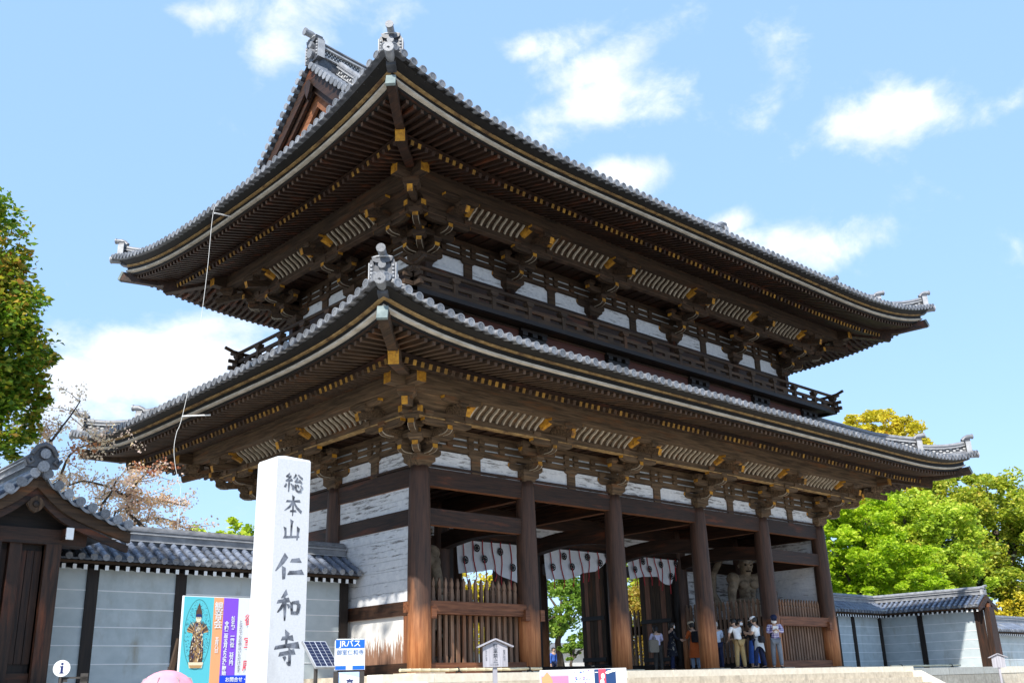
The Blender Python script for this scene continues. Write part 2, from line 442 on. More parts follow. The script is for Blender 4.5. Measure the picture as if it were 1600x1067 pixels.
class MB:
    """collects simple solids into one mesh"""
    def __init__(s):
        s.v = []; s.f = []; s.mi = []; s.mats = []; s.smooth = []

    def mat(s, m):
        m = M[m] if isinstance(m, str) else m
        if m not in s.mats: s.mats.append(m)
        return s.mats.index(m)

    def add(s, vs, fs, m, smooth=False, X=None):
        b = len(s.v)
        if X is not None: vs = [X @ Vector(v) for v in vs]
        s.v += [tuple(v) for v in vs]
        s.f += [tuple(b + i for i in f) for f in fs]
        k = s.mat(m)
        s.mi += [k] * len(fs); s.smooth += [smooth] * len(fs)
        return s

    def box(s, lo, hi, m, X=None, end=None, endax=0):
        """box between two corners; end = material of the faces at both ends of axis endax"""
        x0, y0, z0 = lo; x1, y1, z1 = hi
        vs = [(x0, y0, z0), (x1, y0, z0), (x1, y1, z0), (x0, y1, z0), (x0, y0, z1), (x1, y0, z1), (x1, y1, z1), (x0, y1, z1)]
        F = [(0, 3, 2, 1), (4, 5, 6, 7), (0, 1, 5, 4), (2, 3, 7, 6), (0, 4, 7, 3), (1, 2, 6, 5)]
        s.add(vs, F, m, X=X)
        if end:
            k = s.mat(end); n = len(s.mi)
            for i in {0: (4, 5), 1: (2, 3), 2: (0, 1)}[endax]: s.mi[n - 6 + i] = k
        return s

    def cbox(s, c, size, m, X=None, **kw):
        return s.box([c[i] - size[i] / 2 for i in range(3)], [c[i] + size[i] / 2 for i in range(3)], m, X, **kw)

    def bar(s, p, q, w, h, m, up=(0, 0, 1), end=None, end2=None):
        """beam from p to q, w wide and h high; end = material at q, end2 at p"""
        p, q = Vector(p), Vector(q)
        a = (q - p)
        if a.length < 1e-6: return s
        a.normalize()
        r = a.cross(Vector(up))
        if r.length < 1e-4: r = a.cross(Vector((1, 0, 0)))
        r.normalize(); u = r.cross(a)
        vs = []
        for b in (p, q):
            for (i, j) in ((-1, -1), (1, -1), (1, 1), (-1, 1)): vs.append(b + r * (i * w / 2) + u * (j * h / 2))
        F = [(0, 1, 2, 3), (7, 6, 5, 4), (0, 4, 5, 1), (1, 5, 6, 2), (2, 6, 7, 3), (3, 7, 4, 0)]
        s.add(vs, F, m)
        n = len(s.mi)
        if end2: s.mi[n - 6] = s.mat(end2)
        if end: s.mi[n - 5] = s.mat(end)
        return s

    def prism(s, poly, y0, y1, m, X=None, side=None, smooth=False):
        """polygon in the xz plane swept along y"""
        n = len(poly)
        vs = [(x, y0, z) for x, z in poly] + [(x, y1, z) for x, z in poly]
        F = [tuple(range(n)), tuple(range(2 * n - 1, n - 1, -1))]
        s.add(vs, F, m, X=X)
        F2 = [(i, i + n, (i + 1) % n + n, (i + 1) % n) for i in range(n)]
        s.add(vs, F2, side or m, X=X, smooth=smooth)
        return s

    def tube(s, pts, rad, m, n=8, caps=True, smooth=True, X=None, capm=None):
        pts = [Vector(p) for p in pts]
        rad = [rad] * len(pts) if isinstance(rad, (int, float)) else rad
        vs, fs = [], []
        prev = None
        for i, p in enumerate(pts):
            a = (pts[min(i + 1, len(pts) - 1)] - pts[max(i - 1, 0)])
            a = a.normalized() if a.length > 1e-9 else Vector((0, 0, 1))
            if prev is None:
                r = a.cross(Vector((0, 0, 1)))
                if r.length < .05: r = a.cross(Vector((0, 1, 0)))
            else:
                r = prev - a * prev.dot(a)
            r.normalize(); prev = r
            u = a.cross(r)
            ra = rad[i] if isinstance(rad[i], (tuple, list)) else (rad[i], rad[i])
            for k in range(n):
                t = 2 * PI * k / n
                vs.append(p + r * (math.cos(t) * ra[0]) + u * (math.sin(t) * ra[1]))
        for i in range(len(pts) - 1):
            for k in range(n):
                fs.append((i * n + k, i * n + (k + 1) % n, (i + 1) * n + (k + 1) % n, (i + 1) * n + k))
        s.add(vs, fs, m, smooth, X)
        if caps:
            s.add(vs[:n], [tuple(range(n - 1, -1, -1))], capm or m, X=X)
            s.add(vs[-n:], [tuple(range(n))], capm or m, X=X)
        return s

    def lathe(s, prof, m, n=16, c=(0, 0, 0), smooth=True, X=None):
        vs, fs = [], []
        for r, z in prof:
            for k in range(n):
                t = 2 * PI * k / n
                vs.append((c[0] + r * math.cos(t), c[1] + r * math.sin(t), c[2] + z))
        for i in range(len(prof) - 1):
            for k in range(n):
                fs.append((i * n + k, i * n + (k + 1) % n, (i + 1) * n + (k + 1) % n, (i + 1) * n + k))
        fs.append(tuple(range(n - 1, -1, -1))); fs.append(tuple((len(prof) - 1) * n + k for k in range(n)))
        return s.add(vs, fs, m, smooth, X)

    def grid(s, P, m, smooth=True, flip=False, X=None):
        """P[i][j] points -> quads"""
        a, b = len(P), len(P[0])
        vs = [p for row in P for p in row]
        fs = []
        for i in range(a - 1):
            for j in range(b - 1):
                q = (i * b + j, (i + 1) * b + j, (i + 1) * b + j + 1, i * b + j + 1)
                fs.append(q[::-1] if flip else q)
        return s.add(vs, fs, m, smooth, X)

    def mesh(s, name):
        me = bpy.data.meshes.new(name)
        me.from_pydata(s.v, [], s.f)
        for mt in s.mats: me.materials.append(mt)
        me.polygons.foreach_set('material_index', s.mi)
        me.polygons.foreach_set('use_smooth', s.smooth)
        me.update()
        return me

    def build(s, name, parent=None, mtx=None, local=False, **kw):
        """local=False: the points are world points, the object still sits at its parent's place"""
        me = s.mesh(name)
        if not local and parent is not None and mtx is None:
            mtx = WM[parent.name]
            me.transform(mtx.inverted())
        return ob(name, me, parent, mtx, **kw)


def fuse(me, weld=1e-4):
    bm = bmesh.new(); bm.from_mesh(me); bmesh.ops.remove_doubles(bm, verts=bm.verts, dist=weld)
    bmesh.ops.recalc_face_normals(bm, faces=bm.faces); bm.to_mesh(me); bm.free()
    return me


def text_mesh(body, size, mat, align='CENTER', bold=0.0):
    c = bpy.data.curves.new('lettering', 'FONT')
    c.body = body; c.size = size; c.align_x = align; c.align_y = 'CENTER'; c.offset = bold; c.space_line = .92
    c.resolution_u = 2
    o = bpy.data.objects.new('lettering', c)
    COL.objects.link(o)
    dg = bpy.context.evaluated_depsgraph_get()
    me = bpy.data.meshes.new_from_object(o.evaluated_get(dg))
    bpy.data.objects.remove(o)
    me.materials.clear(); me.materials.append(M[mat])
    return me


def text(name, body, size, mat, mtx, parent, bold=0.0, sx=1.0):
    me = text_mesh(body, size, mat, bold=bold)
    if sx != 1.0: me.transform(Matrix.Diagonal((sx, 1, 1, 1)))
    return ob(name, me, parent, mtx)


FRONT = Matrix(((1, 0, 0, 0), (0, 0, -1, 0), (0, 1, 0, 0), (0, 0, 0, 1)))   # lettering plane facing -Y

# ================================================================== the temple gate
W, D = 19.39, 7.73
XS = [0, 3.81, 7.56, 11.83, 15.58, 19.39]
YS = [0, 3.865, 7.73]
ZK = 5.2                       # top of the head tie beams, lower storey
U, ZK2 = 0.5, 11.25            # inset and tie beam height of the upper storey
GATE = thing('temple_gate', 'huge two storey dark timber temple gate with tiled roofs on a stone platform', 'temple gate', (0, 0, 0))


class Side:
    def __init__(s, name, A, Tv, N, L, u):
        s.name = name; s.A = Vector((*A, 0)); s.T = Vector((*Tv, 0)); s.N = Vector((*N, 0)); s.L = L; s.u = u

    def pt(s, a, o, z):
        p = s.A + s.T * a + s.N * o
        return Vector((p.x, p.y, z))

    def mtx(s, a, o=0, z=0):
        mm = Matrix((s.T, -s.N, Vector((0, 0, 1)))).transposed().to_4x4()
        mm.translation = s.pt(a, o, z)
        return mm


def sides(u):
    w, d_ = W - 2 * u, D - 2 * u
    return [Side('front', (u, u), (1, 0), (0, -1), w, u), Side('left', (u, D - u), (0, -1), (-1, 0), d_, u),
            Side('right', (W - u, u), (0, 1), (1, 0), d_, u), Side('back', (W - u, D - u), (-1, 0), (0, 1), w, u)]


class Floor:
    def __init__(s, z0, u, rise, Lr, pw, extra):
        s.z0 = z0; s.u = u; s.rise = rise; s.Lr = Lr; s.pw = pw; s.extra = extra; s.sides = sides(u)

    def up(s, sd, a, o):
        """how much the eave line lifts towards the corners"""
        t = max(0.0, (o - 1.75) / 2.7)
        q = min(a, sd.L - a) + 4.45
        k = max(0.0, 1 - max(q, 0) / s.Lr) ** s.pw
        return s.rise * k * t ** 1.25 - s.extra * max(0.0, o - 1.75)

    def pt(s, sd, a, o, zr):
        return sd.pt(a, o, s.z0 + zr + s.up(sd, a, o))


LOW = Floor(ZK, 0.0, 0.56, 7.0, 4.0, 0.0)
UPP = Floor(ZK2, U, 0.86, 8.0, 3.0, 0.07)
CACHE = {}


def shared(key, fn):
    if key not in CACHE: CACHE[key] = fn()
    return CACHE[key]


# ------------------------------------------------ columns, beams, walls of the lower storey
def col_mesh():
    b = MB()
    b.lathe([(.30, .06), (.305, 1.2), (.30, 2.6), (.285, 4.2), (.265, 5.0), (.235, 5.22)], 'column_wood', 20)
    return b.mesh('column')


for j, y in enumerate(YS):
    for i, x in enumerate(XS):
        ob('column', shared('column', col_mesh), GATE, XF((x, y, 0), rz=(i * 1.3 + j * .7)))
        b = MB(); b.prism([(-.47, -.0), (.47, 0), (.45, .055), (-.45, .055)], -.46, .46, 'stone_warm', X=XF((x, y, .002), 0))
        b.build('plinth_stone', GATE)


def beam(name, p, q, wd, ht, ax, mat='wood_dark'):
    b = MB(); b.bar(p, q, wd, ht, mat + '_' + ax)
    if ht > .33: b.mi[-4] = b.mat('wood_under_' + ax)      # undersides painted redder as warm bounce light
    me = b.mesh(name)
    return ob(name, me, GATE)


for i in range(5):
    x0, x1 = XS[i], XS[i + 1]
    for j, y in enumerate(YS):
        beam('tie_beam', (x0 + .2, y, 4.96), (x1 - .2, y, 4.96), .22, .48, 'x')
    if i in (0, 4):
        for y in (0, 3.865):
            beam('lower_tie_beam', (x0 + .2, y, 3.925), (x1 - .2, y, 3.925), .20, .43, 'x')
    else:
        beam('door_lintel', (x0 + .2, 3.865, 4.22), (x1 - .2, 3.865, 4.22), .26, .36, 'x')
        b = MB(); b.box((x0 + .2, 3.83, 4.4), (x1 - .2, 3.90, 4.72), 'plaster_old'); b.build('transom_panel', GATE)
for x in XS:
    for k in range(2):
        y0, y1 = YS[k], YS[k + 1]
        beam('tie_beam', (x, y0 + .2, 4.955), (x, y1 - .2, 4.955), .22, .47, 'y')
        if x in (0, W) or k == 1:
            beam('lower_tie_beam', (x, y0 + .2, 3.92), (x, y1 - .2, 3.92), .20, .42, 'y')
        else:   # bowed rainbow beams between the front and the middle columns
            b = MB()
            P = [(y0 + .2 + (y1 - y0 - .4) * t, 3.95 + .16 * math.sin(PI * t)) for t in [i / 8 for i in range(9)]]
            poly = [(a, z + .24) for a, z in P] + [(a, z - .22) for a, z in P[::-1]]
            b.prism(poly, -.16, .16, 'wood_dark_y', X=Matrix.Translation((x, 0, 0)) @ Matrix(((0, 1, 0, 0), (1, 0, 0, 0), (0, 0, 1, 0), (0, 0, 0, 1))))
            b.build('rainbow_beam', GATE)
# end walls: worn white boards between the beams
for x in (0, W):
    for k in range(2):
        y0, y1 = YS[k] + .24, YS[k + 1] - .24
        for (z0, z1, mt, nm) in ((4.13, 4.72, 'plaster_old', 'wall_panel'), (1.8, 3.71, 'plaster_clean', 'wall_panel'), (.28, 1.46, 'peeled', 'lower_panel')):
            b = MB(); b.box((x - .03, y0, z0), (x + .03, y1, z1), mt); root = b.build(nm, GATE)
            if nm == 'wall_panel':      # whitewashed boards, their joints open by a few millimetres
                n = max(2, int(round((z1 - z0) / .28)))
                for q in range(n):
                    za, zb_ = z0 + (z1 - z0) * q / n + .004, z0 + (z1 - z0) * (q + 1) / n - .004
                    j = random.uniform(-.004, .004)
                    b = MB(); b.box((x - .052 + j, y0 + .002, za), (x + .052 + j, y1 - .002, zb_), mt); b.build('board', root)
        beam('waist_rail', (x, y0, 1.63), (x, y1, 1.63), .24, .34, 'y')
        beam('sill_beam', (x, y0, .16), (x, y1, .16), .26, .28, 'y')
        s_ = -1 if x == 0 else 1
        b = MB(); b.cbox((x + s_ * .07, y0 + .16, .87), (.06, .24, 1.16), 'wood_red_z'); b.build('jamb_post', GATE)
# boarded backs behind the two guardian statues
for i in (0, 4):
    x0, x1 = XS[i] + .25, XS[i + 1] - .25
    b = MB(); b.box((x0, 3.82, .0), (x1, 3.90, 3.71), 'wood_black_z' if i == 0 else 'plaster_old'); b.build('back_panel', GATE)
    b = MB(); b.box((x0, 3.825, 4.14), (x1, 3.895, 4.72), 'plaster_old'); b.build('back_panel', GATE)
b = MB(); b.box((-.1, -.1, 5.24), (W + .1, D + .1, 5.30), 'wood_dark_x')
for k in range(40): b.box((-.05 + k * .487, .05, 5.17), (.06 + k * .487, D - .05, 5.235), 'wood_dark_y')
b.build('ceiling', GATE)


# ------------------------------------------------ picket fences
def picket_mesh():
    b = MB()
    poly = [(-.048, .0), (.048, 0), (.048, 1.86), (.026, 1.90), (.045, 1.97), (.045, 2.02), (0, 2.16), (-.045, 2.02), (-.045, 1.97), (-.026, 1.90), (-.048, 1.86)]
    b.prism(poly, -.03, .03, 'wood_slat_z')
    return b.mesh('picket')


def fence(p, q, n, rail_out=.0, mat='wood_red'):
    """pickets between two columns, with a sill beam and a moulded waist rail in front"""
    p, q = Vector((*p, 0)), Vector((*q, 0))
    a = (q - p); L = a.length; a.normalize(); ang = math.atan2(a.y, a.x)
    ax = 'x' if abs(a.x) > .5 else 'y'
    X = XF(p, ang)
    b = MB()
    b.box((.22, -.13, .02), (L - .22, .13, .29), 'wood_red_' + ax if mat == 'wood_red' else mat + '_' + ax, X=X)
    root = b.build('picket_fence', GATE)
    b = MB()
    b.box((.2, -.17, 1.47), (L - .2, .10, 1.79), mat + '_' + ax, X=X)
    b.box((.19, -.185, 1.52), (L - .19, -.165, 1.565), mat + '_' + ax, X=X)
    b.build('waist_rail', root)
    for k in range(n):
        x = .36 + (L - .72) * k / (n - 1)
        ob('picket', shared('picket', picket_mesh), root, X @ XF((x, .16, .26 + random.uniform(-.012, .012)), 0))


fence((0, 0), (3.81, 0), 16)
fence((15.58, 0), (19.39, 0), 18)
fence((3.81, 0), (3.81, 3.865), 16, mat='wood_black')
fence((15.58, 0), (15.58, 3.865), 18, mat='wood_black')
fence((15.58, 3.865), (15.58, 7.73), 16, mat='wood_black')
fence((3.81, 3.865), (3.81, 7.73), 16, mat='wood_black')
for (x, y) in ((0, 0), (3.81, 0), (15.58, 0), (19.39, 0)):       # wedges of the waist rails
    for s_ in (-1, 1):
        if 0 <= x + s_ <= W:
            b = MB(); b.cbox((x + s_ * .28, y - .16, 1.50), (.16, .2, .3), 'wood_red_x'); b.build('rail_wedge', GATE)
b = MB(); b.cbox((-.24, .16, 1.63), (.14, .2, .26), 'wood_red_x'); b.build('rail_wedge', GATE)


# ------------------------------------------------ doors in the three middle bays
def door_leaf(hx, y, sgn, wdt=1.55):
    """leaf swung open to the back: hinge at hx, opens along +Y"""
    b = MB()
    b.box((hx - .04, y + .1, .3), (hx + .04, y + .1 + wdt, 3.95), 'wood_black_z')
    root = b.build('door_leaf', GATE)
    n = 6
    for k in range(n):
        b = MB(); t = wdt / n
        b.box((hx + sgn * .04 - .018, y + .1 + k * t + .006, .34), (hx + sgn * .04 + .018, y + .1 + (k + 1) * t - .006, 3.9), 'wood_red_z' if k % 3 == 1 else 'wood_old_z'); b.build('plank', root)
    for z in (.5, 1.9, 3.7):
        b = MB(); b.cbox((hx + sgn * .085, y + .1 + wdt / 2, z), (.06, wdt - .02, .14), 'wood_black_y'); b.build('ledge', root)


for i in (1, 2, 3):
    x0, x1 = XS[i], XS[i + 1]
    for x, s_ in ((x0, 1), (x1, -1)):
        b = MB(); b.box((x + s_ * .28 - .14, 3.74, .02), (x + s_ * .28 + .14, 3.99, 4.04), 'wood_black_z'); b.build('door_post', GATE)
        door_leaf(x + s_ * .46, 3.865, s_, 1.5 if i == 3 else 1.12)
    b = MB(); b.box((x0 + .42, 3.72, .02), (x1 - .42, 4.0, .27), 'wood_black_x'); b.build('threshold', GATE)


# ------------------------------------------------ bracket sets
def arm_poly(a0, a1, h, c0=True, c1=True):
    """side view of a bracket arm from a0 to a1, undercut in a curve at its ends"""
    P = [(a0, h), ]
    if c0: P += [(a0, .48 * h), (a0 + .04, .24 * h), (a0 + .11, .07 * h), (a0 + .22, 0)]
    else: P += [(a0, 0)]
    if c1: P += [(a1 - .22, 0), (a1 - .11, .07 * h), (a1 - .04, .24 * h), (a1, .48 * h)]
    else: P += [(a1, 0)]
    P += [(a1, h)]
    return P[::-1]


def block_mesh(sz, h, wd, edge):
    b = MB()
    k, t = sz / 2, h * .4
    prof = [(k * .66, 0), (k * .74, t * .5), (k * .99, t), (k, t * 1.02), (k, h)]
    vs, fs = [], []
    for r, z in prof: vs += [(-r, -r, z), (r, -r, z), (r, r, z), (-r, r, z)]
    for i in range(len(prof) - 1):
        for q in range(4): fs.append((i * 4 + q, i * 4 + (q + 1) % 4, i * 4 + 4 + (q + 1) % 4, i * 4 + 4 + q))
    fs += [(3, 2, 1, 0), tuple(len(vs) - 4 + i for i in range(4))]
    b.add(vs, fs, wd)
    return b.mesh('bearing_block')


OUT90 = Matrix.Rotation(-PI / 2, 4, 'Z')       # local x -> outward


def outarm_mesh(o1, h, wd, edge, z_tip=None):
    b = MB()
    b.prism(arm_poly(-.25, o1, h, False, True), -.075, .075, wd, X=OUT90)
    b.box((-.077, -o1 - .012, h * .46), (.077, -o1 - .0005, h * .99), edge)
    # the pale painted line along the curved underside
    pts = [(o1 - .36, 0), (o1 - .22, 0), (o1 - .11, .07 * h), (o1 - .04, .24 * h), (o1, .48 * h)]
    for x in (-.0775, .0775):
        for (a0, z0), (a1, z1) in zip(pts, pts[1:]): b.bar((x, -a0, z0), (x, -a1, z1), .012, .022, 'rib')
    return b.mesh('bracket_arm')


def crossarm_mesh(a, h, wd, edge):
    b = MB()
    b.prism(arm_poly(-a, a, h), -.08, .08, wd)
    for s_ in (-1, 1): b.box((s_ * a - .006 if s_ < 0 else s_ * a + .0005, -.082, h * .47), (s_ * a - .0005 if s_ < 0 else s_ * a + .006, .082, h * .995), edge)
    return b.mesh('bracket_arm')


def tail_mesh(wd, edge, diag=1.0):
    b = MB()
    b.bar((0, -.1 * diag, 1.62), (0, -2.02 * diag, 1.03), .15, .2, wd, end=edge)
    return b.mesh('tail_rafter')


def bracket_pieces(wd, edge, key, tail=True):
    S = lambda k, f: shared((key, k), f)
    blk = S('blk', lambda: block_mesh(.27, .16, wd, edge))
    L = []
    Tt = lambda x, y, z: Matrix.Translation((x, y, z))
    L.append(('bracket_arm', S('c1', lambda: crossarm_mesh(.66, .2, wd, edge)), Tt(0, 0, .30)))
    for x in (-.52, .52): L.append(('bearing_block', blk, Tt(x, 0, .502)))
    L.append(('bracket_arm', S('o1', lambda: outarm_mesh(.66, .2, wd, edge)), Tt(0, 0, .303)))
    L.append(('bearing_block', blk, Tt(0, -.56, .505)))
    L.append(('bracket_arm', S('c2', lambda: crossarm_mesh(.66, .19, wd, edge)), Tt(0, -.56, .667)))
    for x in (-.54, 0, .54): L.append(('bearing_block', blk, Tt(x, -.56, .859)))
    L.append(('bracket_arm', S('o2', lambda: outarm_mesh(1.27, .2, wd, edge)), Tt(0, 0, .672)))
    L.append(('bearing_block', blk, Tt(0, -1.14, .875)))
    L.append(('bracket_arm', S('c3', lambda: crossarm_mesh(.78, .17, wd, edge)), Tt(0, -1.14, .834)))
    for x in (-.66, .66): L.append(('bearing_block', blk, Tt(x, -1.14, 1.006)))
    if tail: L.append(('tail_rafter', S('t', lambda: tail_mesh(wd, edge)), Tt(0, 0, 0)))
    L.append(('bearing_block', blk, Tt(0, -1.74, 1.215)))
    L.append(('bracket_arm', S('c4', lambda: crossarm_mesh(.62, .13, wd, edge)), Tt(0, -1.74, 1.325)))
    return L


def diag_pieces(wd, edge, key):
    S = lambda k, f: shared((key, k), f)
    r2 = 1.4142
    L = []
    Tt = lambda x, y, z: Matrix.Translation((x, y, z))
    L.append(('bracket_arm', S('d1', lambda: outarm_mesh(.66 * r2, .2, wd, edge)), Tt(0, 0, .306)))
    L.append(('bracket_arm', S('d2', lambda: outarm_mesh(1.22 * r2, .2, wd, edge)), Tt(0, 0, .676)))
    L.append(('tail_rafter', S('dt', lambda: tail_mesh(wd, edge, r2)), Tt(0, 0, 0)))
    L.append(('bearing_block', S('dblk', lambda: block_mesh(.36, .2, wd, edge)), Tt(0, -.56 * r2, .508)))
    L.append(('bearing_block', S('dblk', None), Tt(0, -1.14 * r2, .88)))
    L.append(('bearing_block', S('dblk2', lambda: block_mesh(.44, .26, wd, edge)), Tt(0, -1.74 * r2, 1.2)))
    return L


def joined(pieces, name):
    bm = bmesh.new(); mats = []
    for (_, me, mx) in pieces:
        n0 = len(bm.faces)
        tmp = me.copy(); tmp.transform(mx)
        bm.from_mesh(tmp)
        bm.faces.ensure_lookup_table()
        for f in bm.faces[n0:]:
            mt = me.materials[f.material_index]
            if mt not in mats: mats.append(mt)
            f.material_index = mats.index(mt)
        bpy.data.meshes.remove(tmp)
    me = bpy.data.meshes.new(name); bm.to_mesh(me); bm.free()
    for mt in mats: me.materials.append(mt)
    return me


def brackets(fl, wd, edge, key, xs, ys):
    big = shared((key, 'daito'), lambda: block_mesh(.60, .32, wd, edge))
    pcs = bracket_pieces(wd, edge, key)
    front, left, right, back = fl.sides
    pos = []
    for x in xs[1:-1]:
        pos.append((front, x - fl.u, False)); pos.append((back, W - fl.u - x, True))
    pos.append((left, D - fl.u - ys[1], False)); pos.append((right, ys[1] - fl.u, False))
    whole = None
    for sd, a, plain in pos:
        X = sd.mtx(a, 0, fl.z0)
        if plain:
            if whole is None: whole = joined([('', big, Matrix())] + pcs, 'bracket_set')
            ob('bracket_set', whole, GATE, X)
            continue
        root = ob('bracket_set', big, GATE, X)
        for nm, me, mx in pcs: ob(nm, me, root, X @ mx)
    # corner sets carry arms both ways and along the diagonal
    dp = diag_pieces(wd, edge, key)
    for sd, a, sd2, a2, plain in ((front, 0, left, left.L, False), (right, 0, front, front.L, False), (left, 0, back, back.L, True), (back, 0, right, right.L, True)):
        X = sd.mtx(a, 0, fl.z0); X2 = sd2.mtx(a2, 0, fl.z0 + .007) @ Matrix.Scale(.992, 4)
        n = (sd.N + sd2.N).normalized()
        Xd = X.copy(); t = Vector((-n.y, n.x, 0))
        Xd = Matrix((t, -n, Vector((0, 0, 1)))).transposed().to_4x4(); Xd.translation = X.translation
        allp = [(nm, me, X @ mx) for nm, me, mx in pcs] + [(nm, me, X2 @ mx) for nm, me, mx in pcs] + [(nm, me, Xd @ mx) for nm, me, mx in dp]
        if plain:
            me = joined([('', big, X)] + allp, 'bracket_set')
            ob('bracket_set', me, GATE)
            continue
        root = ob('bracket_set', big, GATE, X)
        for nm, me, mx in allp: ob(nm, me, root, mx)


# ------------------------------------------------ boards, ribs, purlins between the bracket sets
def rib_mesh():
    b = MB()
    pts = [(1.20, 1.175), (1.25, 1.25), (1.36, 1.34), (1.50, 1.41), (1.60, 1.50)]
    for (o0, z0), (o1, z1) in zip(pts, pts[1:]): b.bar((0, -o0, z0), (0, -o1, z1), .05, .06, 'rib', up=(0, -.5, 1))
    return b.mesh('rib')


def frieze(fl, wd, edge, xs, ys, plast):
    front, left, right, back = fl.sides
    eps = 0.0
    for sd in fl.sides:
        eps = .004 if sd.name in ('left', 'right') else 0.0
        ax = 'x' if sd.name in ('front', 'back') else 'y'
        w_ = wd + '_' + ax
        L = sd.L; X = sd.mtx(0, 0, fl.z0 + eps)
        cuts = [x - fl.u for x in xs] if ax == 'x' else [y - fl.u for y in ys]
        cuts[0], cuts[-1] = 0, L
        if sd.name in ('left', 'back'): cuts = [L - c for c in cuts][::-1]
        # white boards in the band under the brackets, one strut in each bay
        for a, c in zip(cuts, cuts[1:]):
            mid = (a + c) / 2
            for s0, s1 in ((a + .14, mid - .15), (mid + .15, c - .14)):
                b = MB(); b.box((s0, -.03, 0), (s1, .03, .52), plast, X=X); b.build('frieze_panel', GATE)
            b = MB(); b.box((mid - .155, -.09, 0), (mid + .155, .09, .46), w_, X=X)
            b.prism([(-.26, .60), (-.26, .50), (-.16, .44), (.16, .44), (.26, .50), (.26, .60)], -.1, .1, w_, X=X @ Matrix.Translation((mid, 0, 0)))
            b.build('frieze_strut', GATE)
        b = MB(); b.box((0, -.02, .52), (L, .02, 1.25), 'wood_old_' + ax, X=X); b.build('backing_board', GATE)
        for z0, z1, t in ((.56, .70, .07), (.745, .885, .075), (.945, 1.16, .08)):
            b = MB(); b.box((-.35, -t, z0), (L + .35, t, z1), w_, X=X, end=edge); b.build('wall_beam', GATE)
        b = MB(); b.box((.2, -.05, .705), (L - .2, .05, .74), 'slit', X=X); b.box((.2, -.05, .888), (L - .2, .05, .942), 'slit', X=X); b.build('slit_panel', GATE)
        for a, c in zip(cuts, cuts[1:]):
            mid = (a + c) / 2
            for q in (-.95, -.2, .2, .95):
                for z0 in (.665, .86):
                    b = MB(); b.prism([(-.07, 0), (.07, 0), (.10, .05), (.10, .13), (-.10, .13), (-.10, .05)], -.13, .13, w_, X=X @ Matrix.Translation((mid + q, 0, z0))); b.build('wall_block', GATE)
        # board over the second step, small dark ceiling inside of it
        b = MB(); b.box((-1.5, -1.23, 1.01), (L + 1.5, -1.06, 1.17), w_, X=X, end=edge); b.build('step_beam', GATE)
        b = MB(); b.box((-1.2, -1.25, .985), (L + 1.2, -1.05, 1.012), 'tan_board' if fl is LOW else 'brown_board', X=X); b.build('step_moulding', GATE)
        b = MB(); b.box((-1.06, -1.06, 1.19), (L + 1.06, -.02, 1.21), 'wood_dark_' + ax, X=X)
        for k in range(int(L / .45)): b.box((.2 + k * .45, -1.05, 1.15), (.25 + k * .45, -.05, 1.188), 'wood_dark_y', X=X)
        b.build('small_ceiling', GATE)
        # curved ribs
        b = MB()
        pts = [(1.16, 1.17), (1.19, 1.28), (1.32, 1.39), (1.48, 1.46), (1.64, 1.56)]
        P = [[X @ Vector((s_, -o, z)) for o, z in pts] for s_ in (-1.5, L + 1.5)]
        b.grid(P, 'wood_grey_' + ax if wd == 'wood_grey' else 'wood_old_' + ax); b.build('cove_board', GATE)
        for a, c in zip(cuts, cuts[1:]):
            s0, s1 = a + .72, c - .72
            b = MB(); b.box((s0 - .12, -1.68, 1.485), (s1 + .12, -1.60, 1.55), 'tan_board' if fl is LOW else 'brown_board', X=X)
            root = b.build('rib_panel', GATE)
            n = max(4, int(round((s1 - s0) / .245)))
            for k in range(n + 1):
                ob('rib', shared('rib', rib_mesh), root, X @ Matrix.Translation((s0 + (s1 - s0) * k / n, 0, 0)))
            for s_, q in ((s0 - .16, -1), (s1 + .16, 1)):    # painted block ends beside each rib panel
                b = MB(); b.bar((s_, -1.30, 1.30), (s_ + q * .10, -1.74, 1.52), .15, .22, 'ochre')
                me = b.mesh('painted_block'); ob('painted_block', me, root, X)
        # eave purlin
        b = MB(); b.box((-2.35, -1.90, 1.46), (L + 2.35, -1.62, 1.88), w_, X=X, end='ochre'); b.build('eave_purlin', GATE)


# ------------------------------------------------ eaves: rafters, boards
def zJ(o): return 1.9 + (1.75 - o) * .325
def zH(o): return 1.54 + (4.1 - o) * .17


def tparam(L, o, n=44):
    """stations along an eave, closer together towards both corners"""
    out = []
    for i in range(n + 1):
        t = i / n
        t = .5 - .5 * math.cos(PI * t) if True else t
        out.append(-o + (L + 2 * o) * (.35 * (i / n) + .65 * t))
    return out


def strip(b, fl, sd, prof, mat, closed=True):
    pr = prof + [prof[0]] if closed else prof
    rows = []
    n = 44
    cols = [tparam(sd.L, o, n) for o, z in pr]
    P = [[fl.pt(sd, cols[k][i], pr[k][0], pr[k][1]) for k in range(len(pr))] for i in range(n + 1)]
    b.grid(P, mat, smooth=False)


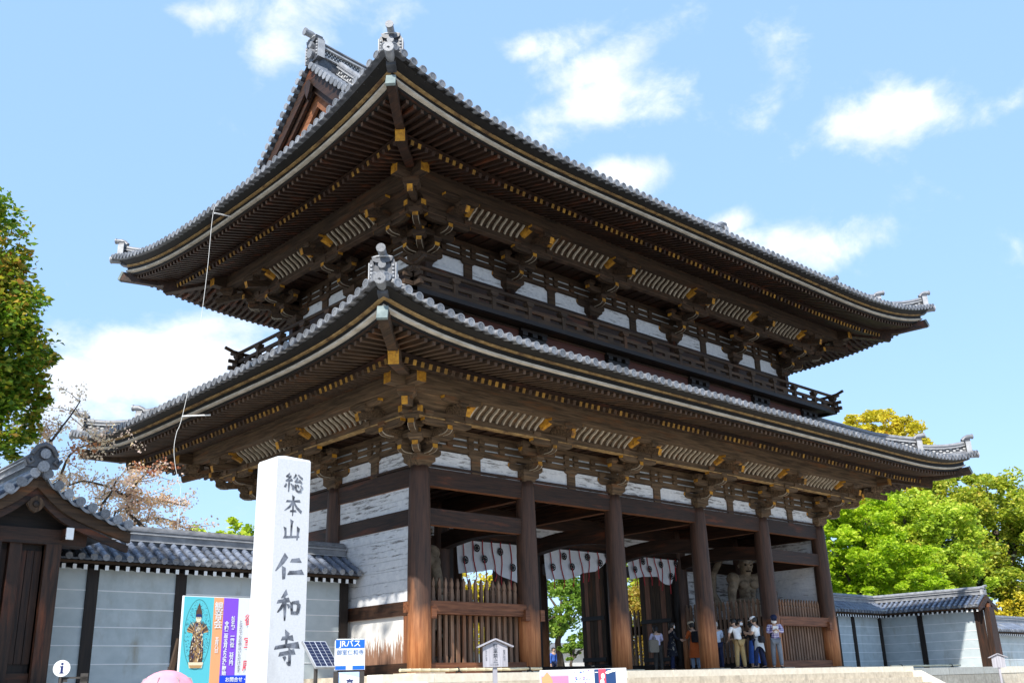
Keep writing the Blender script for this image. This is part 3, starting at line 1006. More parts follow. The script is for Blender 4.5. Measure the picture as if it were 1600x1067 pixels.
def eaves(fl, roof, wd):
    for sd in fl.sides:
        ax = 'y' if sd.name in ('front', 'back') else 'x'
        wm = wd + '_' + ax
        sp = .23
        b = MB()
        k0 = int(4.1 / sp)
        n = int(round(sd.L / sp))
        for k in range(-k0, n + k0 + 1):
            a = sd.L * k / n
            lim = max(-a, a - sd.L)
            o0 = max(.1, lim + .12)
            if o0 < 2.95:
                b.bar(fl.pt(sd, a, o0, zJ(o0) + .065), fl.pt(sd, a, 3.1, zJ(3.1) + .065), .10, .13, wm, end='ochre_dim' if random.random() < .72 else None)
            o0 = max(2.55, lim + .12)
            if o0 < 4.0:
                b.bar(fl.pt(sd, a, o0, zH(o0) + .05), fl.pt(sd, a, 4.1, zH(4.1) + .05), .088, .10, wm, end='brown_board')
        b.build('rafter', roof, kind='stuff')
        b = MB()
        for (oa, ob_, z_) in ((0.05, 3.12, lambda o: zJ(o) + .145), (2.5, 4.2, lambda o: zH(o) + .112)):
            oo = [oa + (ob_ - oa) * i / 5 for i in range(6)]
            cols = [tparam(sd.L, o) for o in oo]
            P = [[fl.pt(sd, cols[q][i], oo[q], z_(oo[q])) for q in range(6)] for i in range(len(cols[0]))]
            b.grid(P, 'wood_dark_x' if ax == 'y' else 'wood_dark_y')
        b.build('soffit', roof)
        for nm, prof, mt in (('rafter_tie', [(2.98, 1.60), (3.10, 1.585), (3.10, 1.70), (2.98, 1.72)], 'wood_dark_y' if ax == 'x' else 'wood_dark_x'),
                             ('eave_board', [(4.0, 1.655), (4.19, 1.65), (4.19, 1.80), (4.0, 1.80)], 'black_gap'),
                             ('white_fascia', [(4.195, 1.712), (4.31, 1.712), (4.31, 1.765), (4.195, 1.765)], 'white_board'),
                             ('inner_fascia', [(4.19, 1.768), (4.27, 1.768), (4.27, 1.892), (4.19, 1.892)], 'black_gap'),
                             ('tan_fascia', [(4.19, 1.90), (4.345, 1.90), (4.345, 1.938), (4.19, 1.938)], 'tan_board'),
                             ('tile_batten', [(4.1, 1.946), (4.36, 1.946), (4.58, 1.985), (4.1, 2.06)], 'black_gap')):
            b = MB(); strip(b, fl, sd, prof, mt); b.build(nm, roof)
    # hip rafters under the four corners
    for sd, a, sd2 in ((fl.sides[0], 0, fl.sides[1]), (fl.sides[2], 0, fl.sides[0]), (fl.sides[1], 0, fl.sides[3]), (fl.sides[3], 0, fl.sides[2])):
        def hp(o, z):
            return fl.pt(sd, -o, o, z)
        b = MB()
        b.bar(hp(.2, zJ(.2) + .02), hp(1.9, zJ(1.9) + .0), .25, .34, wd + '_' + ax)
        b.bar(hp(1.85, zJ(1.85) + .0), hp(3.3, zJ(3.3) + .0), .25, .34, wd + '_' + ax, end='ochre')
        b.build('hip_rafter', roof)
        b = MB()
        b.bar(hp(2.6, zH(2.6) - .01), hp(3.5, zH(3.5) - .02), .22, .30, wd + '_' + ax)
        b.bar(hp(3.48, zH(3.48) - .02), hp(4.38, zH(4.38) - .02), .22, .30, wd + '_' + ax)
        b.build('hip_rafter', roof)
        b = MB(); b.bar(hp(4.37, zH(4.37) - .02), hp(4.42, zH(4.42) - .015), .235, .32, 'copper_cap'); b.build('rafter_cap', roof)


# ------------------------------------------------ roof surfaces and tiles
def zr_low(o): return 1.965 + 2.1 * max(0, (4.72 - o) / 5.07) ** 1.22
def zr_upp(o): return 1.965 + 5.60 * max(0, (4.72 - o) / 8.085) ** 1.42


XG = 1.3        # how far out (from the upper wall) the gable wall stands
VG = 2.1        # verge of the gable roof


def roof_skin(fl, roof, zr, o_in, upper):
    for sd in fl.sides:
        main = sd.name in ('front', 'back')
        oi = o_in if (not upper or main) else XG
        n = 16
        oo = [4.74 + (oi - 4.74) * i / n for i in range(n + 1)]

        def lim(o):
            if upper and main and o < VG: return VG
            return o if o > -.35 or not upper else VG
        P = []
        m_ = 44
        for i in range(m_ + 1):
            row = []
            for o in oo:
                q = lim(o)
                a = tparam(sd.L, q, m_)[i]
                row.append(fl.pt(sd, a, o, zr(o)))
            P.append(row)
        b = MB(); b.grid(P, 'tile_dark', flip=False)
        sk = b.build('tile_bed', roof)
        # rows of round cover tiles
        b = MB()
        sp = .29
        cnt = int(round((sd.L + 9.1) / sp))
        ends = []
        for k in range(cnt + 1):
            a = -4.55 + (sd.L + 9.1) * k / cnt
            l_ = max(-a, a - sd.L)
            oe = oi
            if l_ > oi:
                oe = l_ if not (upper and main and l_ < VG - .05) else oi
            ends.append(a)
            if oe > 4.45: continue
            seg = max(3, int((4.6 - oe) / .55))
            prev = None
            vs, fs = [], []
            for i in range(seg + 1):
                o = 4.55 + (oe - 4.55) * i / seg
                c = fl.pt(sd, a, o, zr(o) + .0)
                rr = .092
                ring = [c + sd.T * (rr * math.cos(t)) + Vector((0, 0, 1)) * (rr * 1.05 * math.sin(t)) for t in (0, PI * .25, PI * .5, PI * .75, PI)]
                vs += ring
            for i in range(seg):
                for q in range(4): fs.append((i * 5 + q, i * 5 + q + 1, (i + 1) * 5 + q + 1, (i + 1) * 5 + q))
            b.add(vs, fs, 'tile_row', smooth=True)
        b.build('cover_tile', roof, kind='stuff')
        # sagging lips of the flat tiles between the eave discs
        b = MB()
        for k in range(cnt):
            a0, a1 = ends[k], ends[k + 1]
            P = []
            for q in range(6):
                t = q / 5
                a = a0 + (a1 - a0) * t
                sag = -.045 * math.sin(PI * t)
                P.append([fl.pt(sd, a, 4.68, 2.05 + sag), fl.pt(sd, a, 4.68, 2.02 + sag), fl.pt(sd, a, 4.56, 2.03 + sag * .6)])
            b.grid([r_[:2] for r_ in P], 'tile', smooth=False); b.grid([r_[1:] for r_ in P], 'black_gap', smooth=False)  # lip undersides coloured black as painted shade
        b.build('pan_tile', roof, kind='stuff')
        yield sd, ends


def eave_tile_mesh():
    b = MB()
    b.tube([(0, 0, 0), (0, .05, .004), (0, .52, .12)], [.092, .092, .09], 'tile', 14, capm='tile_face')
    n = 18
    vs = [(r * math.cos(2 * PI * q / n), y, r * math.sin(2 * PI * q / n)) for r, y in ((.093, .03), (.103, .03), (.103, -.014), (.078, -.014), (.076, -.002)) for q in range(n)]
    b.add(vs, [(i * n + q, i * n + (q + 1) % n, (i + 1) * n + (q + 1) % n, (i + 1) * n + q) for i in range(4) for q in range(n)], 'tile', False)
    return b.mesh('eave_end_tile')


def eave_tiles(fl, roof, sd, ends, one_by_one):
    me = shared('eave_tile', eave_tile_mesh)
    if not one_by_one:
        pcs = []
        for a in ends:
            X = sd.mtx(a); X.translation = fl.pt(sd, a, 4.74, 2.045); pcs.append(('', me, X))
        ob('eave_end_tile', joined(pcs, 'eave_end_tile'), roof, kind='stuff')
        return
    for a in ends:
        X = sd.mtx(a); X.translation = fl.pt(sd, a, 4.74, 2.045 + random.uniform(-.006, .006))
        ob('eave_end_tile', me, roof, X @ Matrix.Rotation(random.uniform(-.03, .03), 4, 'Z'))


def lattice_mat():
    mt, t, b = principled('tile_lattice')
    co = t.node('ShaderNodeTexCoord').outputs['Object']
    sx = t.node('ShaderNodeSeparateXYZ'); t.link(co, sx.inputs[0])
    h = t.math('MULTIPLY', t.math('ADD', t.math('MULTIPLY', sx.outputs[0], 1.25), t.math('MULTIPLY', sx.outputs[1], .45)), 2 * PI / .15)
    zz = t.math('MULTIPLY', sx.outputs[2], 2 * PI / .15)
    s_ = t.math('MULTIPLY', t.math('SINE', h), t.math('SINE', zz))
    t.link(t.ramp(s_, [(.30, (.05, .052, .058)), (.36, (.50, .50, .49))]), b.inputs['Base Color'])
    b.inputs['Roughness'].default_value = .6


lattice_mat()


def ridge(b, pts, wd, h, lat=True, base=-.25):
    """stack of ridge tiles along a path: bed, lattice course, flat courses, round cap"""
    pts = [Vector(p) for p in pts]
    lay = [(base, h * .25, wd * .82, 'tile_dark'), (h * .25, h * .30, wd * 1.12, 'tile_pale'), (h * .30, h * .68, wd * .78, 'tile_lattice' if lat else 'tile_row'),
           (h * .68, h * .74, wd * 1.1, 'tile_pale'), (h * .76, h * .84, wd * .9, 'tile'), (h * .86, h * .92, wd * 1.05, 'tile_row')]
    for z0, z1, w_, mt in lay:
        P = []
        for i, p in enumerate(pts):
            a = pts[min(i + 1, len(pts) - 1)] - pts[max(0, i - 1)]; a.z = 0; a.normalize()
            r = a.cross(Vector((0, 0, 1)))
            P.append([p + r * (-w_ / 2) + Vector((0, 0, z0)), p + r * (-w_ / 2) + Vector((0, 0, z1)), p + r * (w_ / 2) + Vector((0, 0, z1)), p + r * (w_ / 2) + Vector((0, 0, z0)), p + r * (-w_ / 2) + Vector((0, 0, z0))])
        b.grid(P, mt, smooth=False)
        for row in (P[0], P[-1]): b.add(row[:4], [(0, 1, 2, 3)], mt)
    b.tube([p + Vector((0, 0, h * .96)) for p in pts], wd * .3, 'tile', 10)


def ornament_mesh(k=1.0, disc=True):
    """ogre-tile end plate facing -Y: plate with a boss, beaded side fins, crescent crest and a horn tile"""
    b = MB()
    b.prism([(-.2, -.05), (.2, -.05), (.19, .35), (.14, .56), (-.14, .56), (-.19, .35)], 0, .12, 'tile_dark')
    for s_ in (-1, 1):
        b.prism([(s_ * .19, -.05), (s_ * .29, -.05), (s_ * .285, .44), (s_ * .25, .54), (s_ * .19, .52)][::s_], -.02, .16, 'tile_dark')
        b.box((min(s_ * .285, s_ * .30), -.035, -.04), (max(s_ * .275, s_ * .30), .165, .46), 'tile_pale')
        for i in range(5): b.lathe([(.0, -.03), (.024, -.018), (.03, 0), (.024, .018), (0, .03)], 'tile_pale', 6, (s_ * .235, -.03, .05 + i * .085))
    b.tube([(0, -.09, .40), (0, .02, .40)], [.085, .1], 'tile', 12, capm='tile_face')
    b.prism([(-.21, .50), (-.13, .46), (0, .45), (.13, .46), (.21, .50), (.23, .60), (.12, .56), (-.12, .56), (-.23, .60)], -.06, .14, 'tile_dark')
    b.tube([(-.22, -.03, .58), (-.12, -.05, .60), (0, -.05, .61), (.12, -.05, .60), (.22, -.03, .58)], .022, 'tile_pale', 6)
    b.tube([(0, .16, .54), (0, .06, .64), (0, -.06, .70), (0, -.24, .71)], [.092, .092, .09, .088], 'tile', 14, capm='tile_face')
    b.tube([(0, -.22, .71), (0, -.265, .711)], [.102, .102], 'tile', 14, capm='tile_face')
    b.tube([(0, -.10, .14), (0, .02, .16)], [.12, .12], 'tile', 12, capm='tile_face')
    return b.mesh('ridge_ornament')


def hip_ridges(fl, roof, zr, o_top, o_mid=3.0):
    for sd, sd2 in ((fl.sides[0], fl.sides[1]), (fl.sides[2], fl.sides[0]), (fl.sides[1], fl.sides[3]), (fl.sides[3], fl.sides[2])):
        n = (sd.N + sd2.N).normalized()
        t = Vector((-n.y, n.x, 0))
        Xr = Matrix((t, -n, Vector((0, 0, 1)))).transposed().to_4x4()

        def hp(o, z=0): return fl.pt(sd, -o, o, zr(o) + z)
        b = MB(); ridge(b, [hp(4.42 - (4.42 - o_mid) * i / 8) + Vector((0, 0, .10 * (1 - i / 8))) for i in range(9)], .28, .46); b.build('hip_ridge', roof)
        b = MB(); ridge(b, [hp(o_mid + .05 - (o_mid - o_top) * i / 14) + Vector((0, 0, .12 * max(0, 1 - i / 5))) for i in range(15)], .32, .62); b.build('hip_ridge', roof)
        for o, dz, sc in ((4.45, .06, 1.0), (o_mid + .12, .14, 1.05)):
            X = Xr.copy() @ Matrix.Scale(sc, 4); X.translation = hp(o, dz)
            ob('ridge_ornament', shared('ornament', ornament_mesh), roof, X)
        b = MB(); p = hp(4.70, .03); q = hp(4.2, .08)
        b.tube([q, p], [.12, .12], 'tile', 14, capm='tile_face'); b.tube([p - n * .02, p + n * .012], .13, 'tile_pale', 14, capm='tile_face'); b.build('corner_tile', roof)


brackets(LOW, 'wood_grey_x', 'ochre', 'low', XS, YS)
frieze(LOW, 'wood_grey', 'ochre', XS, YS, 'plaster_old')
roofL = MB(); roofL.box((U + .1, U + .1, 7.6), (W - U - .1, D - U - .1, 7.7), 'wood_black_x')
roofL = roofL.build('lower_roof', GATE)
eaves(LOW, roofL, 'wood_old')
for sd, ends in roof_skin(LOW, roofL, zr_low, -.35, False): eave_tiles(LOW, roofL, sd, ends, sd.name in ('front', 'left'))
hip_ridges(LOW, roofL, zr_low, -.3)

brackets(UPP, 'wood_old_x', 'ochre', 'upp', [U] + XS[1:-1] + [W - U], [U, 3.865, D - U])
frieze(UPP, 'wood_old', 'ochre', [U] + XS[1:-1] + [W - U], [U, 3.865, D - U], 'plaster_clean')
roofU = MB(); roofU.box((U + .1, U + .1, 13.6), (W - U - .1, D - U - .1, 13.7), 'wood_black_x')
roofU = roofU.build('upper_roof', GATE)
eaves(UPP, roofU, 'wood_dark')
for sd, ends in roof_skin(UPP, roofU, zr_upp, -3.365, True): eave_tiles(UPP, roofU, sd, ends, sd.name in ('front',) or (sd.name == 'left'))
hip_ridges(UPP, roofU, zr_upp, XG)

# ------------------------------------------------ gables, verges, main ridge
YR = D / 2


def zslope(y):
    """upper roof surface height above ground at distance |y - YR| from the ridge"""
    o = -3.365 + abs(y - YR)
    return ZK2 + zr_upp(o) - .07 * max(0, o - 1.75)


def verge_tile_mesh():
    b = MB()
    b.tube([(0, 0, 0), (.6, 0, .02)], [.105, .10], 'tile', 12, capm='tile_face')
    b.tube([(-.012, 0, 0), (.02, 0, 0)], .115, 'tile_pale', 12, capm='tile_face')
    return b.mesh('verge_tile')


for gx, s_ in ((U - VG, -1), (W - U + VG, 1)):
    wall_x = U - XG if s_ < 0 else W - U + XG
    # gable wall of red-brown boards
    ys = [YR - 4.4 + 8.8 * i / 22 for i in range(23)]
    zlow = ZK2 + zr_upp(XG) - .3
    b = MB()
    P = [[(wall_x, y, min(zlow, zslope(y))), (wall_x, y, max(zlow, zslope(y) - .05))] for y in ys]
    b.grid(P, 'wood_dark_z', smooth=False, flip=s_ > 0)
    b.build('gable_wall', roofU)
    for k, (x_, dz, hh, mt) in enumerate(((gx - s_ * .16, .10, .50, 'wood_dark_y'), (gx - s_ * .30, .42, .46, 'wood_dark_y'), (gx - s_ * .48, .74, .62, 'wood_under_y'), (gx - s_ * .62, 1.2, .55, 'wood_dark_y'))):
        for side_ in (-1, 1):
            b = MB(); P = []
            for i in range(15):
                y = YR + side_ * 4.75 * i / 14
                z = zslope(y) - dz
                P.append([(x_ - .05, y, z), (x_ + .05, y, z), (x_ + .05, y, z - hh), (x_ - .05, y, z - hh), (x_ - .05, y, z)])
            b.grid(P, mt, smooth=False)
            b.build('barge_board', roofU)
    b = MB(); b.prism([(-.08, 0), (-.2, -.2), (-.12, -.45), (0, -.7), (.12, -.45), (.2, -.2), (.08, 0)], -.05, .05, 'wood_dark_z', X=Matrix.Translation((gx - s_ * .08, YR, zslope(YR) - .55)) @ Matrix.Rotation(PI / 2, 4, 'Z')); b.build('gable_pendant', roofU)
    b = MB(); b.box((wall_x - .1, YR - .2, zlow), (wall_x + .1, YR + .2, zslope(YR) - .6), 'wood_red_z')
    b.box((wall_x - .12, YR - 2.4, zlow + .9), (wall_x + .12, YR + 2.4, zlow + 1.3), 'wood_red_y'); b.build('gable_frame', roofU)
    # tiles lying across the verge
    for side_ in (-1, 1):
        y = .28
        while y < 4.9:
            z = zslope(YR + y) + .10
            X = Matrix.Translation((gx + s_ * .06, YR + side_ * y, z))
            if s_ > 0: X = X @ Matrix.Rotation(PI, 4, 'Z')
            ob('verge_tile', shared('verge', verge_tile_mesh), roofU, X)
            y += .30 / math.hypot(1, (zslope(YR + y) - zslope(YR + y + .1)) / .1)
        # descending ridge a little inside of the verge
        x_ = gx - s_ * 1.05
        b = MB(); ridge(b, [(x_, YR + side_ * (.35 + 5.2 * i / 12), zslope(YR + .35 + 5.2 * i / 12) + .05 + .1 * max(0, i - 8) / 4) for i in range(13)], .30, .62); b.build('descending_ridge', roofU)
        X = XF((x_, YR + side_ * 5.62, zslope(YR + 5.6) + .12), 0 if side_ < 0 else PI) @ Matrix.Scale(1.1, 4)
        ob('ridge_ornament', shared('ornament', ornament_mesh), roofU, X)
        b = MB(); b.grid([[(gx, YR + side_ * 4.9 * i / 14, zslope(YR + 4.9 * i / 14) + .03), (gx - s_ * .75, YR + side_ * 4.9 * i / 14, zslope(YR + 4.9 * i / 14) + .06)] for i in range(15)], 'tile_pale'); b.build('verge_bed', roofU)
b = MB()
ridge(b, [(U - VG + .25 + (W - 2 * U + 2 * VG - .5) * i / 24, YR, zslope(YR) - .10 + .30 * abs(i / 12 - 1) ** 4) for i in range(25)], .5, .78)
b.build('main_ridge', roofU)
for gx, rz in ((U - VG + .18, -PI / 2), (W - U + VG - .18, PI / 2)):
    X = XF((gx, YR, zslope(YR) + .30), rz) @ Matrix.Scale(1.3, 4)
    ob('ridge_ornament', shared('ornament', ornament_mesh), roofU, X)

# ------------------------------------------------ upper storey: skirt, balcony, railing, walls
u0, u1 = U, W - U
ys0, ys1 = U, D - U
for sd in sides(U):
    ax = 'x' if sd.name in ('front', 'back') else 'y'
    L = sd.L; eps = .004 if ax == 'y' else 0
    X = sd.mtx(0, 0, eps)
    cuts = ([x - U for x in XS[1:-1]] if ax == 'x' else [YS[1] - U])
    cuts = [0] + cuts + [L]
    if sd.name in ('left', 'back'): cuts = [L - c for c in cuts][::-1]
    b = MB(); b.box((-.6, -.6, 8.55), (L + .6, -.5, 9.64), 'wood_black_' + ax, X=X); b.build('skirt_wall', GATE)
    for a, c in zip(cuts, cuts[1:]):
        s0 = a + .55 if a > 0 else a + .1; s1 = c - .55 if c < L else c - .1
        b = MB(); b.box((s0, -1.02, 9.0), (s1, -.96, 9.60), 'red_board', X=X); b.box((s0 - .05, -1.06, 9.60), (s1 + .05, -.94, 9.64), 'tan_board' if False else 'wood_old_' + ax, X=X); b.build('skirt_panel', GATE)
    for c in cuts:
        b = MB()
        b.box((c - .16, -1.2, 9.07), (c + .16, -.6, 9.24), 'wood_black_' + ax, X=X)
        b.box((c - .48, -1.12, 9.26), (c + .48, -.94, 9.42), 'wood_black_' + ax, X=X)
        for q in (-.4, 0, .4): b.box((c + q - .1, -1.16, 9.43), (c + q + .1, -.92, 9.55), 'wood_black_' + ax, X=X)
        b.box((c - .55, -1.13, 9.56), (c + .55, -.93, 9.65), 'wood_black_' + ax, X=X)
        b.build('skirt_bracket', GATE)
    b = MB(); b.box((-1.48, -1.48, 9.66), (L + 1.48, -1.34, 9.79), 'wood_black_' + ax, X=X); b.build('balcony_edge', GATE)
    b = MB(); b.box((-1.36, -1.36, 9.75), (L + 1.36, .02, 9.79), 'wood_old_' + ax, X=X); b.build('balcony_floor', GATE)
    # railing
    b = MB(); b.box((-1.75, -1.46, 9.795), (L + 1.75, -1.34, 9.92), 'wood_old_' + ax, X=X)
    rail = b.build('railing', GATE)
    b = MB(); b.box((-1.75, -1.44, 10.04), (L + 1.75, -1.36, 10.15), 'wood_old_' + ax, X=X); b.build('middle_rail', rail)
    e = .5
    b = MB(); b.tube([X @ Vector(p) for p in ((-1.4 - e, -1.4, 10.52), (-1.4 - e * .4, -1.4, 10.43), (-1.2, -1.4, 10.40), (L + 1.2, -1.4, 10.40), (L + 1.4 + e * .4, -1.4, 10.43), (L + 1.4 + e, -1.4, 10.52))], .06, 'wood_old_' + ax, 8); b.build('hand_rail', rail)
    n = max(3, int(round((L + 2.8) / 1.44)))

    def post():
        q = MB(); q.box((-.07, -.07, 9.74), (.07, .07, 10.20), 'wood_old_z'); q.prism([(-.14, 10.34), (-.14, 10.27), (-.08, 10.20), (.08, 10.20), (.14, 10.27), (.14, 10.34)], -.1, .1, 'wood_old_x'); return q.mesh('post')

    def stub():
        q = MB(); q.box((-.13, -.05, 9.9), (.13, .05, 10.04), 'wood_old_x'); return q.mesh('stub')
    for k in range(n + 1):
        ob('rail_post', shared('post', post), rail, X @ Matrix.Translation((-1.4 + (L + 2.8) * k / n, -1.4, 0)))
        if k < n: ob('rail_stub', shared('stub', stub), rail, X @ Matrix.Translation((-1.4 + (L + 2.8) * (k + .5) / n, -1.4, 0)))
    # wall
    b = MB(); b.box((0, -.04, 9.7), (L, .04, 10.82), 'wood_dark_z', X=X); b.build('upper_wall', GATE)
    b = MB(); b.box((-.3, -.11, 10.80), (L + .3, .11, 11.25), 'wood_dark_' + ax, X=X); b.build('tie_beam', GATE)
for x in [U] + XS[1:-1] + [W - U]:
    for y in (U, D - U):
        b = MB(); b.lathe([(.25, 9.7), (.25, 11.27)], 'wood_dark_z', 14, (x, y, 0)); b.build('upper_column', GATE)
for x in (U, W - U):
    b = MB(); b.lathe([(.25, 9.7), (.25, 11.27)], 'wood_dark_z', 14, (x, YR, 0)); b.build('upper_column', GATE)

# ================================================================== ground, platform, walls
def sheet(name, x0, y0, x1, y1, z, mat, n=2):
    b = MB(); b.grid([[(x0 + (x1 - x0) * i / n, y0 + (y1 - y0) * j / n, z) for j in range(n + 1)] for i in range(n + 1)], mat, flip=True)
    return b.build(name, kind='structure')


GZ = -1.9
sheet('ground', -900, -900, 900, 900, GZ, 'gravel')
sheet('road', -300, -60, 300, -24.5, GZ + .004, 'asphalt')
b = MB()
b.box((-200, 2.75, GZ + .01), (-2.3, 260, -.06), 'gravel'); b.box((-2.28, D + 1.7, GZ + .01), (21.9, 260, -.03), 'gravel'); b.box((21.98, -.55, GZ + .01), (36.95, 260, -.06), 'gravel'); b.box((36.97, 2.72, GZ + .01), (240, 260, -.06), 'gravel')
b.build('precinct_ground', kind='structure')


def stones(parent, x0, x1, y, z0, z1, ln, mat, name, depth=.35, face=-1):
    """a course of dressed blocks along X, joints a few millimetres wide"""
    x = x0
    while x < x1 - .05:
        l = min(ln * random.uniform(.8, 1.2), x1 - x)
        if x1 - x - l < .4: l = x1 - x
        j = random.uniform(-.008, .008)
        b = MB()
        c = .012
        b.prism([(x + .005, z0 + .004), (x + l - .005, z0 + .004), (x + l - .005, z1 - c), (x + l - .005 - c, z1), (x + .005 + c, z1), (x + .005, z1 - c)], y + j, y + depth, mat)
        b.build(name, parent)
        x += l


PLAT = thing('stone_platform', 'pale stone platform with steps under the great timber gate', 'platform', (W / 2, -1.7, GZ))
b = MB(); b.box((-2.25, -1.65, GZ + .02), (21.85, D + 1.65, -.012), 'stone_warm'); b.build('core', PLAT)
stones(PLAT, -2.4, 21.95, -1.80, -.19, .0, 1.7, 'stone_kerb', 'kerb_stone', .6)
stones(PLAT, -2.36, 21.9, -1.74, -.80, -.19, 1.1, 'stone_warm', 'facing_stone')
stones(PLAT, -2.36, 21.9, -1.74, -1.42, -.81, 1.2, 'stone_warm', 'facing_stone')
stones(PLAT, -2.36, 21.9, -1.76, GZ + .01, -1.43, 1.3, 'stone_warm', 'facing_stone')
for k in range(9):   # steps in front of the three doorways
    b = MB(); b.box((-1.4, -2.12 - .33 * k, GZ + .01), (21.2, -1.78 - .33 * k, -.19 - .19 * k), 'stone_warm'); b.build('step', PLAT)
for x in (-1.78, 21.58):
    b = MB(); b.prism([(-1.78, GZ + .01), (-1.78, -.16), (-2.1, -.16), (-5.1, GZ + .12), (-5.1, GZ + .01)], x - .36, x + .36, 'stone_kerb', X=Matrix(((0, 1, 0, 0), (1, 0, 0, 0), (0, 0, 1, 0), (0, 0, 0, 1)))); b.build('step_cheek', PLAT)

TERR = thing('stone_terrace', 'low retaining wall of warm stone blocks right of the gate under the plaster wall', 'retaining wall', (29, -1.0, GZ))
stones(TERR, 22.0, 37.0, -.98, -.34, -.055, 1.5, 'stone_kerb', 'terrace_stone', .42)
stones(TERR, 22.0, 37.0, -.96, -1.0, -.35, 1.4, 'stone_warm', 'terrace_stone', .40)
stones(TERR, 22.0, 37.0, -.98, GZ + .01, -1.01, 1.5, 'stone_warm', 'terrace_stone', .42)


# ------------------------------------------------ roofed plaster walls
def pan_mesh(run, drop, sp):
    """one column of flat tiles: shallow trough, stepped where the tiles overlap"""
    b = MB(); n = 4
    for i in range(n):
        y0, y1 = run * i / n, run * (i + 1) / n
        P = []
        for q in range(5):
            t = q / 4 - .5
            dz = .035 * (4 * t * t)
            z0 = drop * y0 / run; z1 = drop * y1 / run
            P.append([(t * sp, y0 - .015, z0 - .02 + dz), (t * sp, y0 - .015, z0 + .025 + dz), (t * sp, y1, z1 + .004 + dz)])
        b.grid(P, 'tile_dark', smooth=False)
    return b.mesh('pan_tile')


def roll_mesh(run, drop, r=.075):
    b = MB(); n = 4
    for i in range(n):
        y0, y1 = run * i / n, run * (i + 1) / n
        z = lambda y: drop * y / run + .05
        b.tube([(0, y0 - .01, z(y0)), (0, y1 + .012, z(y1))], [r, r * .93], 'tile_roll', 10, capm='tile_face' if i == 0 else 'tile_roll')
    b.tube([(0, -.018, .049), (0, .012, .051)], r * 1.1, 'tile_roll', 10, capm='tile_face')
    return b.mesh('cover_tile')


def wall_rafter_mesh():
    b = MB()
    b.bar((0, .08, -.03), (0, .62, .10), .075, .10, 'wood_black_y')
    b.box((-.041, .066, -.082), (.041, .0765, .026), 'paint_white')
    return b.mesh('rafter')


